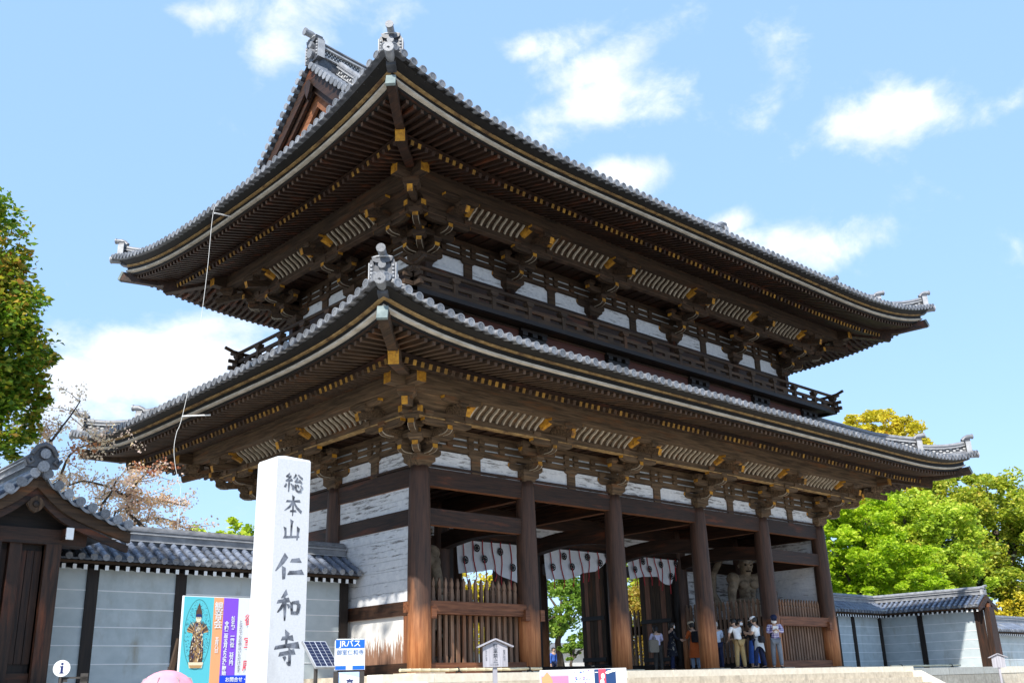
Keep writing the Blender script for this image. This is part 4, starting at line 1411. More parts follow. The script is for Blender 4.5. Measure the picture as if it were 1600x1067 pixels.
def plaster_wall(label, group, p, rz, L, posts, zb=-.06, ze=2.5, zr=3.12, lines=5, end_gable=False, zline0=2.0, dz=.40, sp=.27, start_skip=0.0):
    """x along the wall, face at y=0 looking to -y, tiled ridge roof above"""
    t = thing('plaster_wall', label, 'wall', (p[0], p[1], zb), rz, group)
    X = XF((p[0], p[1], 0), rz)
    b = MB(); b.box((0, 0, zb), (L, .8, ze + .16), 'wall_plaster', X=X); b.build('plaster_face', t)
    for k in range(lines):
        z = zline0 - dz * k
        b = MB(); b.box((.02, -.012, z - .012), (L - .02, .01, z + .012), 'wall_line', X=X); b.build('white_line', t)
    for x in posts:
        b = MB(); b.box((x - .13, -.05, zb), (x + .13, .1, ze + .1), 'wood_black_z', X=X); b.build('post', t)
    b = MB(); b.box((0, -.10, ze - .02), (L, .2, ze + .16), 'wood_black_x', X=X); b.build('wall_plate', t)
    n = int(L / .24)
    for k in range(n + 1):
        ob('rafter', shared('wraf', wall_rafter_mesh), t, X @ Matrix.Translation((.06 + (L - .12) * k / n, -.5, ze - .01)))
    b = MB(); b.box((-.05, -.47, ze + .045), (L + .05, -.36, ze + .10), 'wood_old_x', X=X)
    roof = b.build('wall_roof', t)
    run, drop = .88, zr - ze - .12
    b = MB(); b.grid([[X @ Vector((x_, -.52 + y_, ze + .095 + y_ * drop / run)) for y_ in (0, run)] for x_ in (-.06, L + .06)], 'tile_dark')
    b.grid([[X @ Vector((x_, .4 + .88 - y_ + .04, ze + .095 + y_ * drop / run)) for y_ in (0, run)] for x_ in (-.06, L + .06)], 'tile_dark', flip=True)
    b.box((-.05, -.46, ze + .06), (L + .05, 1.27, ze + .09), 'wood_black_x', X=X)
    b.build('roof_bed', roof)
    key = (round(drop, 3), round(run, 3))
    pm = shared(('pan', key), lambda: pan_mesh(run, drop, sp)); rm = shared(('roll', key), lambda: roll_mesh(run, drop))
    n = int(round(L / sp))
    for k in range(n + 1):
        x = L * k / n
        ob('cover_tile', rm, roof, X @ XF((x, -.56, ze + .13 + random.uniform(-.004, .004)), random.uniform(-.015, .015)))
        if k < n: ob('pan_tile', pm, roof, X @ Matrix.Translation((x + L / n / 2, -.55, ze + .12)))
    b = MB(); ridge(b, [X @ Vector((-.1 + (L + .2) * i / 12, .4, zr - .02)) for i in range(13)], .34, .40, lat=False, base=-.2); b.build('wall_ridge', roof)
    if end_gable:
        e = L + .02
        for s_, nm in ((-1, 'barge_board'), (1, 'barge_board')):
            b = MB(); b.prism([(0, zr + .05), (s_ * .96, ze + .10), (s_ * .96, ze - .06), (s_ * .5, ze + .12), (0, zr - .22)][::-s_], .03, .11, 'wood_dark_y', X=X @ Matrix.Translation((e + .02, .4, 0)) @ Matrix.Rotation(PI / 2, 4, 'Z') @ Matrix.Rotation(PI, 4, 'Z')); b.build(nm, roof)
        for k in range(5):
            for s_ in (-1, 1):
                y = .12 + k * .19
                Xe = X @ Matrix.Translation((e + .02, .4 + s_ * y, zr + .03 - y * drop / run)) @ Matrix.Rotation(PI, 4, 'Z') @ Matrix.Scale(.62, 4)
                ob('verge_tile', shared('verge', verge_tile_mesh), roof, Xe)
        ob('ridge_ornament', shared('ornament', ornament_mesh), roof, X @ XF((e + .02, .4, zr + .02), PI / 2) @ Matrix.Scale(.62, 4))
        b = MB(); b.prism([(-.02, zb), (.82, zb), (.66, ze + .1), (.14, ze + .1)], -.26, .02, 'wood_dark_z', X=X @ Matrix.Translation((L, 0, 0)) @ Matrix.Rotation(PI / 2, 4, 'Z') @ Matrix.Translation((0, 0, 0)))
        b.build('end_post', t)
        b = MB(); b.box((L - .42, -.035, zb), (L + .01, .03, ze + .1), 'wood_dark_z', X=X)
        b.build('end_board', t)
        b = MB(); b.box((L - .2, .3, ze + .08), (L + .2, .5, ze + .28), 'wood_red_x', X=X); b.build('purlin_end', roof)
    return t


plaster_wall('blue grey plaster wall with five white lines between the small gate and the great gate', 'tiled plaster walls', (-8.72, 2.9), 0, 8.5, (1.6, 3.72, 6.1, 8.38))
plaster_wall('shaded plaster wall section running level beyond the right end column', 'tiled plaster walls', (24.0, 5.15), 0, 9.2, (.3, 3.2, 4.6, 6.4, 9.0))
plaster_wall('plaster wall arm coming forward at right with a gabled tiled end', 'tiled plaster walls', (33.2, 5.62), -PI / 2, 5.6, (.35, 2.5), end_gable=True, zline0=1.98)
plaster_wall('sunlit plaster wall at the right edge beyond the gabled wall end', 'tiled plaster walls', (37.2, 1.9), 0, 26, (8, 14, 20), zb=-1.0, ze=1.55, zr=2.1, zline0=1.1)
b = MB()
b.box((27.6, 5.06, -.05), (28.9, 5.15, 2.42), 'wood_black_z')
root = b.build('wicket_door', None, mtx=XF((28.2, 5.1, -.05)))
for k in range(5):
    b = MB(); b.box((27.62 + k * .255, 5.03, -.03), (27.86 + k * .255, 5.062, 2.40), 'wood_dark_z'); b.build('plank', root)
root['label'] = 'narrow black plank door in the plaster wall just right of the gate'; root['category'] = 'door'
for o_ in [root]:
    o_.data.transform(WM[root.name].inverted())


# ------------------------------------------------ small gate at the left edge (gable towards the street)
GX, GY = -9.43, 0.0
SG = thing('small_gate', 'small dark timber gate with tiled gable roof at the left edge', 'gate', (GX, GY + 1, -.05))
PROF = [(0, 4.02), (.25, 3.78), (.5, 3.58), (.8, 3.42), (1.1, 3.30), (1.4, 3.19), (1.7, 3.08), (1.98, 2.99)]     # half roof line


def gz(x):
    x = abs(x)
    for (a, za), (c, zc) in zip(PROF, PROF[1:]):
        if x <= c: return za + (zc - za) * (x - a) / (c - a)
    return PROF[-1][1]


b = MB()
xs_ = [-1.98 + 3.96 * i / 24 for i in range(25)]
b.grid([[(GX + x, GY + .08, gz(x) - .06), (GX + x, GY + 3.6, gz(x) - .06)] for x in xs_], 'tile_dark')
sroof = b.build('gate_roof', SG)


def long_roll():
    q = MB(); q.tube([(0, 0, 0), (0, 3.5, 0)], [.085, .085], 'tile_roll', 12, capm='tile_face'); q.tube([(0, -.015, 0), (0, .03, 0)], .098, 'tile_roll', 12, capm='tile_face')
    return q.mesh('cover_tile')


x = .12
dist = 0
roll_x = [.13, .36, .57, .82, 1.07, 1.34, 1.60, 1.84]
for x in roll_x:
    for s_ in (-1, 1):
        ob('cover_tile', shared('lroll', long_roll), sroof, XF((GX + s_ * x, GY, gz(x) + .03)))
for xa, xc in zip([0] + roll_x, roll_x):
    for s_ in (-1, 1):
        b = MB(); P = []
        for q in range(7):
            t = q / 6; xx = xa + (xc - xa) * t; z = gz(xx) - .05 * math.sin(PI * t)
            P.append([(GX + s_ * xx, GY + .03, z - .075), (GX + s_ * xx, GY + .03, z - .01), (GX + s_ * xx, GY + 3.4, z - .01)])
        b.grid(P, 'tile', smooth=False); b.build('pan_tile', sroof)
b = MB(); ridge(b, [(GX, GY + .12 + 3.3 * i / 6, 4.03) for i in range(7)], .3, .36, lat=False, base=-.15); b.build('gate_ridge', sroof)
b = MB()   # cloud scroll end tile
b.prism([(-.30, -.02), (.30, -.02), (.34, .10), (.26, .20), (.20, .34), (.08, .42), (-.08, .42), (-.20, .34), (-.26, .20), (-.34, .10)], 0, .14, 'tile_dark', X=XF((GX, GY - .02, 4.06)))
for s_ in (-1, 1):
    b.tube([(GX + s_ * .34, GY - .04, 4.2), (GX + s_ * .27, GY - .05, 4.09), (GX + s_ * .20, GY - .05, 4.15), (GX + s_ * .25, GY - .05, 4.20)], .035, 'tile_dark', 8)
b.tube([(GX - .24, GY - .04, 4.28), (GX - .14, GY - .05, 4.44), (GX, GY - .05, 4.50), (GX + .14, GY - .05, 4.44), (GX + .24, GY - .04, 4.28)], .05, 'tile_dark', 8)
b.tube([(GX, GY - .10, 4.30), (GX, GY + .02, 4.30)], [.10, .11], 'tile_dark', 14, capm='tile_face')
b.tube([(GX, GY - .08, 4.05), (GX, GY + .3, 4.06)], .11, 'tile', 14, capm='tile_face')
b.build('ridge_ornament', sroof)
for s_ in (-1, 1):
    for k, (dz, hh, yy, mt) in enumerate(((.09, .26, .14, 'wood_old_x'), (.34, .17, .22, 'wood_dark_x'))):
        P = []
        for i in range(15):
            xx = 1.96 * i / 14
            z = gz(xx) - dz; h_ = hh * (1 - .25 * i / 14)
            P.append([(GX + s_ * xx, GY + yy, z), (GX + s_ * xx, GY + yy + .12, z), (GX + s_ * xx, GY + yy + .12, z - h_), (GX + s_ * xx, GY + yy, z - h_), (GX + s_ * xx, GY + yy, z)])
        b = MB(); b.grid(P, mt, smooth=False); b.add(P[-1][:4], [(0, 1, 2, 3)], mt); b.build('barge_board', sroof)
    b = MB(); b.box((GX + s_ * .74 - .065, GY + .216, 2.705), (GX + s_ * .74 + .065, GY + 3.2, 2.925), 'wood_dark_y'); b.build('purlin', sroof)
    b = MB(); b.box((GX + s_ * .74 - .07, GY + .17, 2.70), (GX + s_ * .74 + .07, GY + .215, 2.93), 'paint_white'); b.build('purlin_cap', sroof)
    b = MB(); b.box((GX + s_ * .62 - .20, GY + .62, -.03), (GX + s_ * .62 + .14 * s_ + (0 if s_ > 0 else 0), GY + .9, 2.9), 'wood_dark_z'); b.build('door_post', SG)
b = MB()
for i in range(9):
    t0, t1 = 2 * PI * i / 6, 0
b.prism([(.17 * (1 if i % 2 else .8) * math.sin(PI * i / 6), .17 * (1 if i % 2 == 0 else .82) * math.cos(PI * i / 6)) for i in range(12)][::-1], -.03, .05, 'wood_old_z', X=XF((GX, GY + .14, 3.33)))
b.lathe([(.07, 0), (.06, .03), (.02, .05)], 'wood_black_z', 10, X=XF((GX, GY + .11, 3.33), rx=PI / 2))
b.build('gable_pendant', SG)
b = MB(); b.box((GX - 1.2, GY + .5, 2.62), (GX + 1.2, GY + .95, 2.92), 'wood_dark_x'); b.build('head_beam', SG)
b = MB(); b.box((GX - .9, GY + .7, 2.92), (GX + .9, GY + .8, 3.55), 'wood_black_x'); b.build('gable_board', SG)
b = MB(); b.box((GX + .42, GY + .50, -.03), (GX + .72, GY + .92, 2.62), 'wood_dark_z'); b.build('gate_post', SG)
b = MB(); b.box((GX - .72, GY + .50, -.03), (GX - .42, GY + .92, 2.62), 'wood_dark_z'); b.build('gate_post', SG)
b = MB(); b.box((GX - .25, GY + .56, -.03), (GX - .02, GY + .9, 2.62), 'wood_dark_z'); b.build('gate_post', SG)
for xa, xc in ((-.02, .42), (-.42, -.25)):
    b = MB(); b.box((GX + xa, GY + .74, .18), (GX + xc, GY + .80, 2.62), 'wood_black_z'); root = b.build('door_panel', SG)
    n = 3 if xc - xa > .3 else 1
    for k in range(n):
        b = MB(); b.box((GX + xa + (xc - xa) * k / n + .006, GY + .70, .34), (GX + xa + (xc - xa) * (k + 1) / n - .006, GY + .742, 2.5), 'wood_dark_z'); b.build('plank', root)
    b = MB(); b.box((GX + xa, GY + .66, -.03), (GX + xc, GY + .84, .17), 'wood_dark_x'); b.build('sill_beam', SG)
b = MB(); b.lathe([(.05, 0), (.045, .03), (.02, .05)], 'metal_grey', 10, X=XF((GX - .33, GY + .69, 1.05), rx=PI / 2)); b.build('door_knob', SG)
b = MB(); b.box((GX + .45, GY + .95, -.03), (GX + .70, GY + 3.2, 2.62), 'wood_black_y'); b.build('side_wall', SG)
b = MB(); b.box((GX - .70, GY + .95, -.03), (GX - .45, GY + 3.2, 2.62), 'wood_black_y'); b.build('side_wall', SG)
stones(SG, GX - 2.2, GX + .85, GY + .2, GZ + .01, -.035, .9, 'stone_kerb', 'base_stone', 3.2)


# ================================================================== stone pillar with carved characters
KANJI = {
 'so': [[(30, 97, 7), (22, 88, 8), (12, 79, 7)], [(12, 79, 6), (34, 80, 6)], [(38, 86, 7), (24, 68, 7), (10, 56, 6)], [(10, 57, 6), (42, 62, 7)], [(36, 72, 7), (44, 60, 8)], [(27, 58, 8), (27, 30, 7), (26, 2, 4)],
        [(14, 44, 7), (6, 24, 9)], [(38, 46, 6), (47, 30, 9)], [(64, 96, 8), (58, 84, 7), (50, 74, 4)], [(74, 96, 6), (86, 84, 8), (98, 76, 9)], [(73, 78, 8), (58, 56, 6)], [(58, 56, 6), (88, 60, 7)], [(82, 70, 6), (94, 52, 9)],
        [(54, 38, 7), (47, 16, 9)], [(62, 44, 7), (64, 16, 8), (76, 8, 8), (88, 10, 9), (90, 26, 4)], [(70, 44, 6), (79, 32, 9)], [(88, 42, 6), (99, 26, 9)]],
 'hon': [[(12, 70, 9), (50, 72, 7), (88, 76, 11)], [(50, 98, 13), (50, 80, 9), (50, 40, 8), (49, 4, 4)], [(48, 70, 8), (30, 44, 9), (4, 26, 3)], [(52, 70, 7), (70, 44, 10), (97, 24, 12)], [(34, 26, 7), (68, 28, 8)]],
 'zan': [[(50, 97, 16), (49, 80, 9), (48, 22, 8)], [(14, 62, 12), (18, 40, 9), (18, 16, 9)], [(8, 14, 9), (50, 18, 8), (92, 22, 8)], [(86, 66, 14), (84, 40, 10), (80, 4, 5)]],
 'nin': [[(38, 98, 16), (24, 70, 13), (2, 34, 3)], [(30, 52, 11), (31, 30, 11), (31, 4, 8)], [(54, 78, 11), (70, 79, 13), (88, 82, 16)], [(46, 30, 13), (70, 32, 12), (98, 36, 17)]],
 'wa': [[(42, 97, 14), (32, 86, 11), (20, 76, 3)], [(4, 64, 9), (30, 68, 9), (54, 72, 14)], [(36, 80, 11), (36, 40, 10), (37, 4, 5)], [(32, 62, 10), (20, 44, 9), (6, 30, 3)], [(48, 58, 8), (54, 46, 8)],
        [(62, 64, 9), (64, 44, 9), (66, 26, 8)], [(62, 62, 7), (80, 64, 9), (95, 62, 17)], [(94, 62, 13), (92, 44, 11), (88, 28, 11)], [(66, 30, 8), (90, 30, 9)]],
 'ji': [[(28, 80, 9), (50, 82, 8), (74, 82, 14)], [(50, 99, 17), (48, 82, 9), (46, 64, 7)], [(2, 54, 8), (50, 60, 9), (98, 62, 16)], [(20, 36, 9), (50, 40, 9), (82, 44, 13)], [(62, 52, 9), (62, 30, 9), (62, 8, 10), (50, 14, 4)], [(40, 30, 9), (46, 22, 10)]],
}


def kanji_mesh(key, wd, ht):
    vs, fs = [], []
    for si, st in enumerate(KANJI[key]):
        # smooth the centre line a little, then lay a ribbon of varying width
        pts = []
        for (x0, y0, w0), (x1, y1, w1) in zip(st, st[1:]):
            for i in range(5): t = i / 5; pts.append((x0 + (x1 - x0) * t, y0 + (y1 - y0) * t, w0 + (w1 - w0) * t))
        pts.append(st[-1])
        L = []; Rr = []
        for i, (x, y, wv) in enumerate(pts):
            a = Vector((pts[min(i + 1, len(pts) - 1)][0] - pts[max(0, i - 1)][0], pts[min(i + 1, len(pts) - 1)][1] - pts[max(0, i - 1)][1])).normalized()
            n = Vector((-a.y, a.x))
            # brush ends: slanted entry
            sl = .35 * wv if i == 0 else (-.2 * wv if i == len(pts) - 1 else 0)
            hw = wv * .62
            L.append((x + n.x * hw + a.x * sl, y + n.y * hw + a.y * sl)); Rr.append((x - n.x * hw - a.x * sl, y - n.y * hw - a.y * sl))
        b0 = len(vs)
        z = .0008 + .00035 * si
        for p in L: vs.append(((p[0] / 100 - .5) * wd, (p[1] / 100 - .5) * ht, z))
        for p in Rr: vs.append(((p[0] / 100 - .5) * wd, (p[1] / 100 - .5) * ht, z))
        n = len(pts)
        for i in range(n - 1): fs.append((b0 + i, b0 + n + i, b0 + n + i + 1, b0 + i + 1))
    me = bpy.data.meshes.new('carved_character'); me.from_pydata(vs, [], fs); me.materials.append(M['ink'])
    return me


PX0, PY0, PS = -9.63, -9.49, .49
PIL = thing('stone_pillar', 'tall white square stone pillar carved with six large dark characters', 'stone pillar', (PX0 + PS / 2, PY0 + PS / 2, GZ))
b = MB()
x0, y0, x1, y1 = PX0, PY0, PX0 + PS, PY0 + PS
vs = []
for z, e in ((GZ + .3, .012), (2.50, 0), (2.525, .012)):
    e_ = -e if z > 2.51 else e
    vs += [(x0 - e_, y0 - e_, z), (x1 + e_, y0 - e_, z), (x1 + e_, y1 + e_, z), (x0 - e_, y1 + e_, z)]
vs.append((PX0 + PS / 2, PY0 + PS / 2, 2.60))
fs = []
for k in range(2):
    for q in range(4): fs.append((k * 4 + q, k * 4 + (q + 1) % 4, k * 4 + 4 + (q + 1) % 4, k * 4 + 4 + q))
for q in range(4): fs.append((8 + q, 8 + (q + 1) % 4, 12))
b.add(vs, fs, 'stone_white'); b.build('shaft', PIL)
b = MB(); b.box((x0 - .25, y0 - .25, GZ + .01), (x1 + .25, y1 + .25, GZ + .31), 'stone_kerb'); b.build('base_stone', PIL)
tilt = math.atan2(.012, 4.1)
for key, xc, wd, zc, ht in (('so', -9.388, .275, 2.20, .25), ('hon', -9.378, .265, 1.905, .275), ('zan', -9.385, .27, 1.60, .265), ('nin', -9.393, .405, 1.135, .315), ('wa', -9.388, .34, .665, .37), ('ji', -9.385, .35, .16, .42)):
    yf = PY0 - .012 * (2.50 - zc) / 4.1 - .0006
    ob('carved_character', kanji_mesh(key, wd, ht), PIL, Matrix.Translation((xc, yf, zc)) @ Matrix.Rotation(-tilt, 4, 'X') @ FRONT)

# ================================================================== people and guardian statues
def skin_mesh(name, verts, edges, radii, mat, root=0, sub=1, smooth=True):
    """one continuous skinned surface over a skeleton"""
    bm = bmesh.new()
    lay = bm.verts.layers.skin.verify()
    vs = [bm.verts.new(v) for v in verts]
    for i, v in enumerate(vs):
        r = radii[i]
        v[lay].radius = r if isinstance(r, tuple) else (r, r)
        v[lay].use_root = (i == root)
    for a, c in edges: bm.edges.new((vs[a], vs[c]))
    me = bpy.data.meshes.new('skeleton'); bm.to_mesh(me); bm.free()
    o = bpy.data.objects.new('skeleton', me); COL.objects.link(o)
    md = o.modifiers.new('skin', 'SKIN'); md.use_smooth_shade = True; md.branch_smoothing = .6
    if sub: s_ = o.modifiers.new('sub', 'SUBSURF'); s_.levels = sub; s_.render_levels = sub
    dg = bpy.context.evaluated_depsgraph_get()
    m2 = bpy.data.meshes.new_from_object(o.evaluated_get(dg))
    bpy.data.objects.remove(o); bpy.data.meshes.remove(me)
    m2.name = name
    m2.materials.clear(); m2.materials.append(M[mat])
    return m2


def merge(mes, name):
    return joined([('', m_, Matrix()) for m_ in mes], name)


def pose(H, lean=0, head=(0, 0), arms=None, stride=.06, stance=.055, knee=0, twist=0, build=1.0):
    """joint positions; the figure looks along -y"""
    J = {}
    k = H
    hip = Vector((0, 0, .525 * k))
    Rl = Matrix.Rotation(R_(lean), 3, 'X') @ Matrix.Rotation(R_(twist), 3, 'Z')

    def up(x, y, z): return hip + Rl @ Vector((x * k, y * k, z * k - .525 * k))
    J['pelvis'] = hip
    J['waist'] = up(0, 0, .60); J['chest'] = up(0, .004, .70); J['upchest'] = up(0, .004, .775); J['neck'] = up(0, .0, .835)
    hr = Matrix.Rotation(R_(lean + head[0]), 3, 'X') @ Matrix.Rotation(R_(head[1] + twist), 3, 'Z')
    J['head'] = J['neck'] + hr @ Vector((0, -.008 * k, .082 * k))
    J['hr'] = hr
    for s_, n in ((-1, 'l'), (1, 'r')):
        J['sh' + n] = up(s_ * .105 * build, 0, .79)
        a = (arms or {}).get(n)
        if a is None: e, wv = up(s_ * .125 * build, .01, .63), up(s_ * .125 * build, -.015, .49)
        else:
            e, wv = up(*a[0]), up(*a[1])
        J['el' + n] = e; J['wr' + n] = wv
        J['hip' + n] = Vector((s_ * .048 * k, 0, .505 * k))
        y = (stride if s_ < 0 else -stride) * k
        J['kn' + n] = Vector((s_ * stance * k, y * .5 - knee * k, .285 * k))
        J['an' + n] = Vector((s_ * (stance + .005) * k, y + .01 * k, .042 * k))
        J['to' + n] = Vector((s_ * (stance + .02) * k, y - .085 * k, .016 * k))
    return J


def hand(b, J, n, k, mat):
    w_, e = J['wr' + n], J['el' + n]
    a = (w_ - e).normalized()
    s_ = 1 if n == 'r' else -1
    side = a.cross(Vector((0, -1, .3))); side = side.normalized() if side.length > .1 else Vector((1, 0, 0))
    nor = side.cross(a)
    palm = w_ + a * .045 * k
    b.tube([w_, palm, w_ + a * .058 * k], [(.017 * k, .013 * k), (.024 * k, .012 * k), (.022 * k, .010 * k)], mat, 8)
    for i, ln in enumerate((.040, .046, .043, .034)):
        p = w_ + a * .052 * k + side * ((i - 1.5) * .0105 * k)
        b.tube([p, p + a * ln * .55 * k + nor * .004 * k, p + a * ln * k + nor * .016 * k], [.0056 * k, .005 * k, .004 * k], mat, 6)
    p = w_ + a * .018 * k + side * (-s_ * .018 * k)
    b.tube([p, p + (a * .6 - side * s_ * .8) * .026 * k, p + (a * 1.0 - side * s_ * .7) * .044 * k], [.0075 * k, .0065 * k, .005 * k], mat, 6)


def head_mesh(b, J, k, mat, face=True):
    X = Matrix.Translation(J['head']) @ J['hr'].to_4x4()
    s = .0625 * k
    prof = [(.001, -1.02), (.34, -.98), (.62, -.80), (.80, -.45), (.90, 0), (.93, .30), (.86, .62), (.66, .88), (.36, 1.02), (.001, 1.07)]
    n = 16
    vs, fs = [], []
    for r, z in prof:
        for q in range(n):
            t = 2 * PI * q / n
            y = math.sin(t) * r * 1.08
            if z < -.3: y = y * .85 - .16 * (1 if y < 0 else .2)
            vs.append((math.cos(t) * r * .86 * s, y * s, z * s))
    for i in range(len(prof) - 1):
        for q in range(n): fs.append((i * n + q, i * n + (q + 1) % n, (i + 1) * n + (q + 1) % n, (i + 1) * n + q))
    b.add(vs, fs, mat, True, X)
    if face:
        b.add([(-.10 * s, -.92 * s, .12 * s), (.10 * s, -.92 * s, .12 * s), (.17 * s, -.88 * s, -.32 * s), (-.17 * s, -.88 * s, -.32 * s), (0, -1.22 * s, -.26 * s)], [(0, 4, 1), (1, 4, 2), (2, 4, 3), (3, 4, 0)], mat, True, X)
        for q in (-1, 1):
            b.tube([X @ Vector((q * .80 * s, .02 * s, .16 * s)), X @ Vector((q * .93 * s, .10 * s, .02 * s)), X @ Vector((q * .80 * s, .05 * s, -.26 * s))], .10 * s, mat, 6)
    return X, s


TORSO = ['pelvis', 'waist', 'chest', 'upchest', 'neck']


def person(label, loc, rz, H, J, top, sleeve='short', bottom='trousers', bcol='jeans', shoe='black', hair='hair', hat=None, mask=False, skin='skin', group='visitors in the gateway', long_top=False, hair_len=0):
    t = thing('person', label, 'person', loc, rz, group)
    X0 = WM[t.name]
    k = H
    N = ['pelvis', 'waist', 'chest', 'upchest', 'neck', 'shl', 'ell', 'wrl', 'shr', 'elr', 'wrr', 'hipl', 'knl', 'anl', 'tol', 'hipr', 'knr', 'anr', 'tor']
    Rr = [(.075, .06), (.068, .052), (.082, .058), (.075, .052), (.030, .030), .036, .026, .018, .036, .026, .018, .055, .038, .026, .018, .055, .038, .026, .018]
    Rr = [tuple(x * k for x in r) if isinstance(r, tuple) else r * k for r in Rr]
    E_ = [(0, 1), (1, 2), (2, 3), (3, 4), (3, 5), (5, 6), (6, 7), (3, 8), (8, 9), (9, 10), (0, 11), (11, 12), (12, 13), (13, 14), (0, 15), (15, 16), (16, 17), (17, 18)]
    bodym = skin_mesh('body', [J[n] for n in N], E_, Rr, skin)
    b = MB()
    b.tube([J['neck'] - Vector((0, 0, .03 * k)), J['head'] - Vector((0, 0, .02 * k))], .029 * k, skin, 10)
    HX, s = head_mesh(b, J, k, skin)
    for n in 'lr': hand(b, J, n, k, skin)
    bm_ = merge([bodym, b.mesh('extra')], 'body')
    ob('body', bm_, t, X0)

    def sub(names, radii, edges, mat, nm, root=0):
        me = skin_mesh(nm, [J[n] if isinstance(n, str) else n for n in names], edges, [tuple(x * k for x in r) if isinstance(r, tuple) else r * k for r in radii], mat, root)
        return ob(nm, me, t, X0)
    # top
    nm = ['pelvis', 'waist', 'chest', 'upchest', 'shl', 'ell', 'shr', 'elr']
    rr = [(.088, .072), (.082, .066), (.094, .070), (.086, .062), .048, .036, .048, .036]
    ee = [(0, 1), (1, 2), (2, 3), (3, 4), (4, 5), (3, 6), (6, 7)]
    if sleeve == 'long':
        nm += ['wrl', 'wrr']; rr += [.026, .026]; ee += [(5, 8), (7, 9)]
    else:
        for n, q in (('l', 5), ('r', 7)):
            J['half' + n] = J['sh' + n].lerp(J['el' + n], .78)
        nm[5] = 'halfl'; nm[7] = 'halfr'
    sub(nm, rr, ee, top, 'shirt')
    if bottom == 'trousers':
        sub(['pelvis', 'hipl', 'knl', 'anl', 'hipr', 'knr', 'anr'], [(.086, .07), .064, .050, .038, .064, .050, .038], [(0, 1), (1, 2), (2, 3), (0, 4), (4, 5), (5, 6)], bcol, 'trousers')
    else:
        zlo = {'skirt': .13, 'knee': .26, 'dress': .30}[bottom]
        b = MB(); rows = []
        for i in range(7):
            f = i / 6
            z = (.60 - (.60 - zlo) * f) * k
            r = (.085 + .05 * f ** .8) * k
            rows.append([(math.cos(a) * r * (1 + .05 * math.sin(6 * a) * f), math.sin(a) * r * .82 * (1 + .05 * math.cos(7 * a) * f), z) for a in [2 * PI * q / 20 for q in range(21)]])
        b.grid(rows, bcol); b.build('skirt', t, mtx=X0)
        if bottom in ('knee', 'dress'):
            sub(['hipl', 'knl', 'anl', 'hipr', 'knr', 'anr'], [.055, .045, .034, .055, .045, .034], [(0, 1), (1, 2), (0, 3), (3, 4), (4, 5)], 'navy' if bottom == 'dress' else 'jeans', 'trousers')
    for n in 'lr':
        b = MB()
        a, c = J['an' + n], J['to' + n]
        b.tube([a + Vector((0, .03 * k, -.022 * k)), a + Vector((0, 0, -.012 * k)), a.lerp(c, .6) + Vector((0, 0, -.004 * k)), c + Vector((0, -.012 * k, 0))], [(.024 * k, .020 * k), (.028 * k, .028 * k), (.028 * k, .020 * k), (.018 * k, .012 * k)], shoe, 10)
        b.tube([a + Vector((0, .034 * k, -.036 * k)), c + Vector((0, -.016 * k, -.010 * k))], [(.028 * k, .007 * k), (.024 * k, .006 * k)], 'paint_white' if shoe == 'black' else 'black', 8)
        b.build('shoe', t, mtx=X0)
    # hair: a shell over the back and top of the head
    if hair:
        b = MB(); vs, fs = [], []
        n = 16; L = [(-.75 - hair_len, .80), (-.35, .98), (.1, 1.04), (.5, 1.02), (.82, .78), (1.04, .42), (1.14, .02)]
        for z, r in L:
            for q in range(n):
                tt = 2 * PI * q / n
                y = math.sin(tt) * r * 1.12
                zz = z
                if y < -.3 and z < .5: y = -.3 + (y + .3) * .25; zz = max(z, .1)
                vs.append((math.cos(tt) * r * .92 * s, (y + .05) * s, zz * s))
        for i in range(len(L) - 1):
            for q in range(n): fs.append((i * n + q, i * n + (q + 1) % n, (i + 1) * n + (q + 1) % n, (i + 1) * n + q))
        b.add(vs, fs, hair, True, HX); b.build('hair', t, mtx=X0)
    b = MB()
    for q in (-1, 1): b.lathe([(.0, -.09), (.1, -.04), (.1, .04), (0, .09)], 'black', 8, X=HX @ Matrix.Translation((q * .34 * s, -.86 * s, .16 * s)) @ Matrix.Scale(s, 4))
    b.tube([HX @ Vector((-.2 * s, -.90 * s, -.52 * s)), HX @ Vector((0, -.95 * s, -.54 * s)), HX @ Vector((.2 * s, -.90 * s, -.52 * s))], .04 * s, 'print_red' if False else 'skin', 6)
    b.build('eyes', t, mtx=X0)
    if mask:
        b = MB(); b.grid([[HX @ Vector((math.sin(a) * .84 * s, (-math.cos(a) * 1.04 - .12 * (1 - abs(a))) * s, z * s)) for a in (-1.2, -.7, -.3, 0, .3, .7, 1.2)] for z in (-.86, -.5, -.05)], 'white_mask'); b.build('face_mask', t, mtx=X0)
    if hat:
        kind, hm = hat
        b = MB()
        if kind == 'bucket': b.lathe([(1.5, .28), (1.46, .34), (1.04, .56), (.98, .98), (.8, 1.22), (.01, 1.28)], hm, 16, X=HX @ Matrix.Scale(s, 4))
        elif kind == 'beret': b.lathe([(.95, .42), (1.16, .62), (1.16, .95), (.8, 1.3), (.01, 1.38)], hm, 16, X=HX @ Matrix.Scale(s, 4))
        elif kind == 'straw': b.lathe([(1.9, .42), (1.88, .48), (.98, .6), (.9, 1.05), (.6, 1.25), (.01, 1.28)], hm, 16, X=HX @ Matrix.Scale(s, 4))
        else:
            b.lathe([(1.0, .34), (1.02, .5), (.95, .9), (.66, 1.2), (.01, 1.3)], hm, 16, X=HX @ Matrix.Scale(s, 4))
            b.prism([(-.75, .36), (.75, .36), (.72, .44), (-.72, .44)], -1.75, -.7, hm, X=HX @ Matrix.Scale(s, 4))
        b.build('hat', t, mtx=X0)
    t_ = t
    return t, J, HX, s


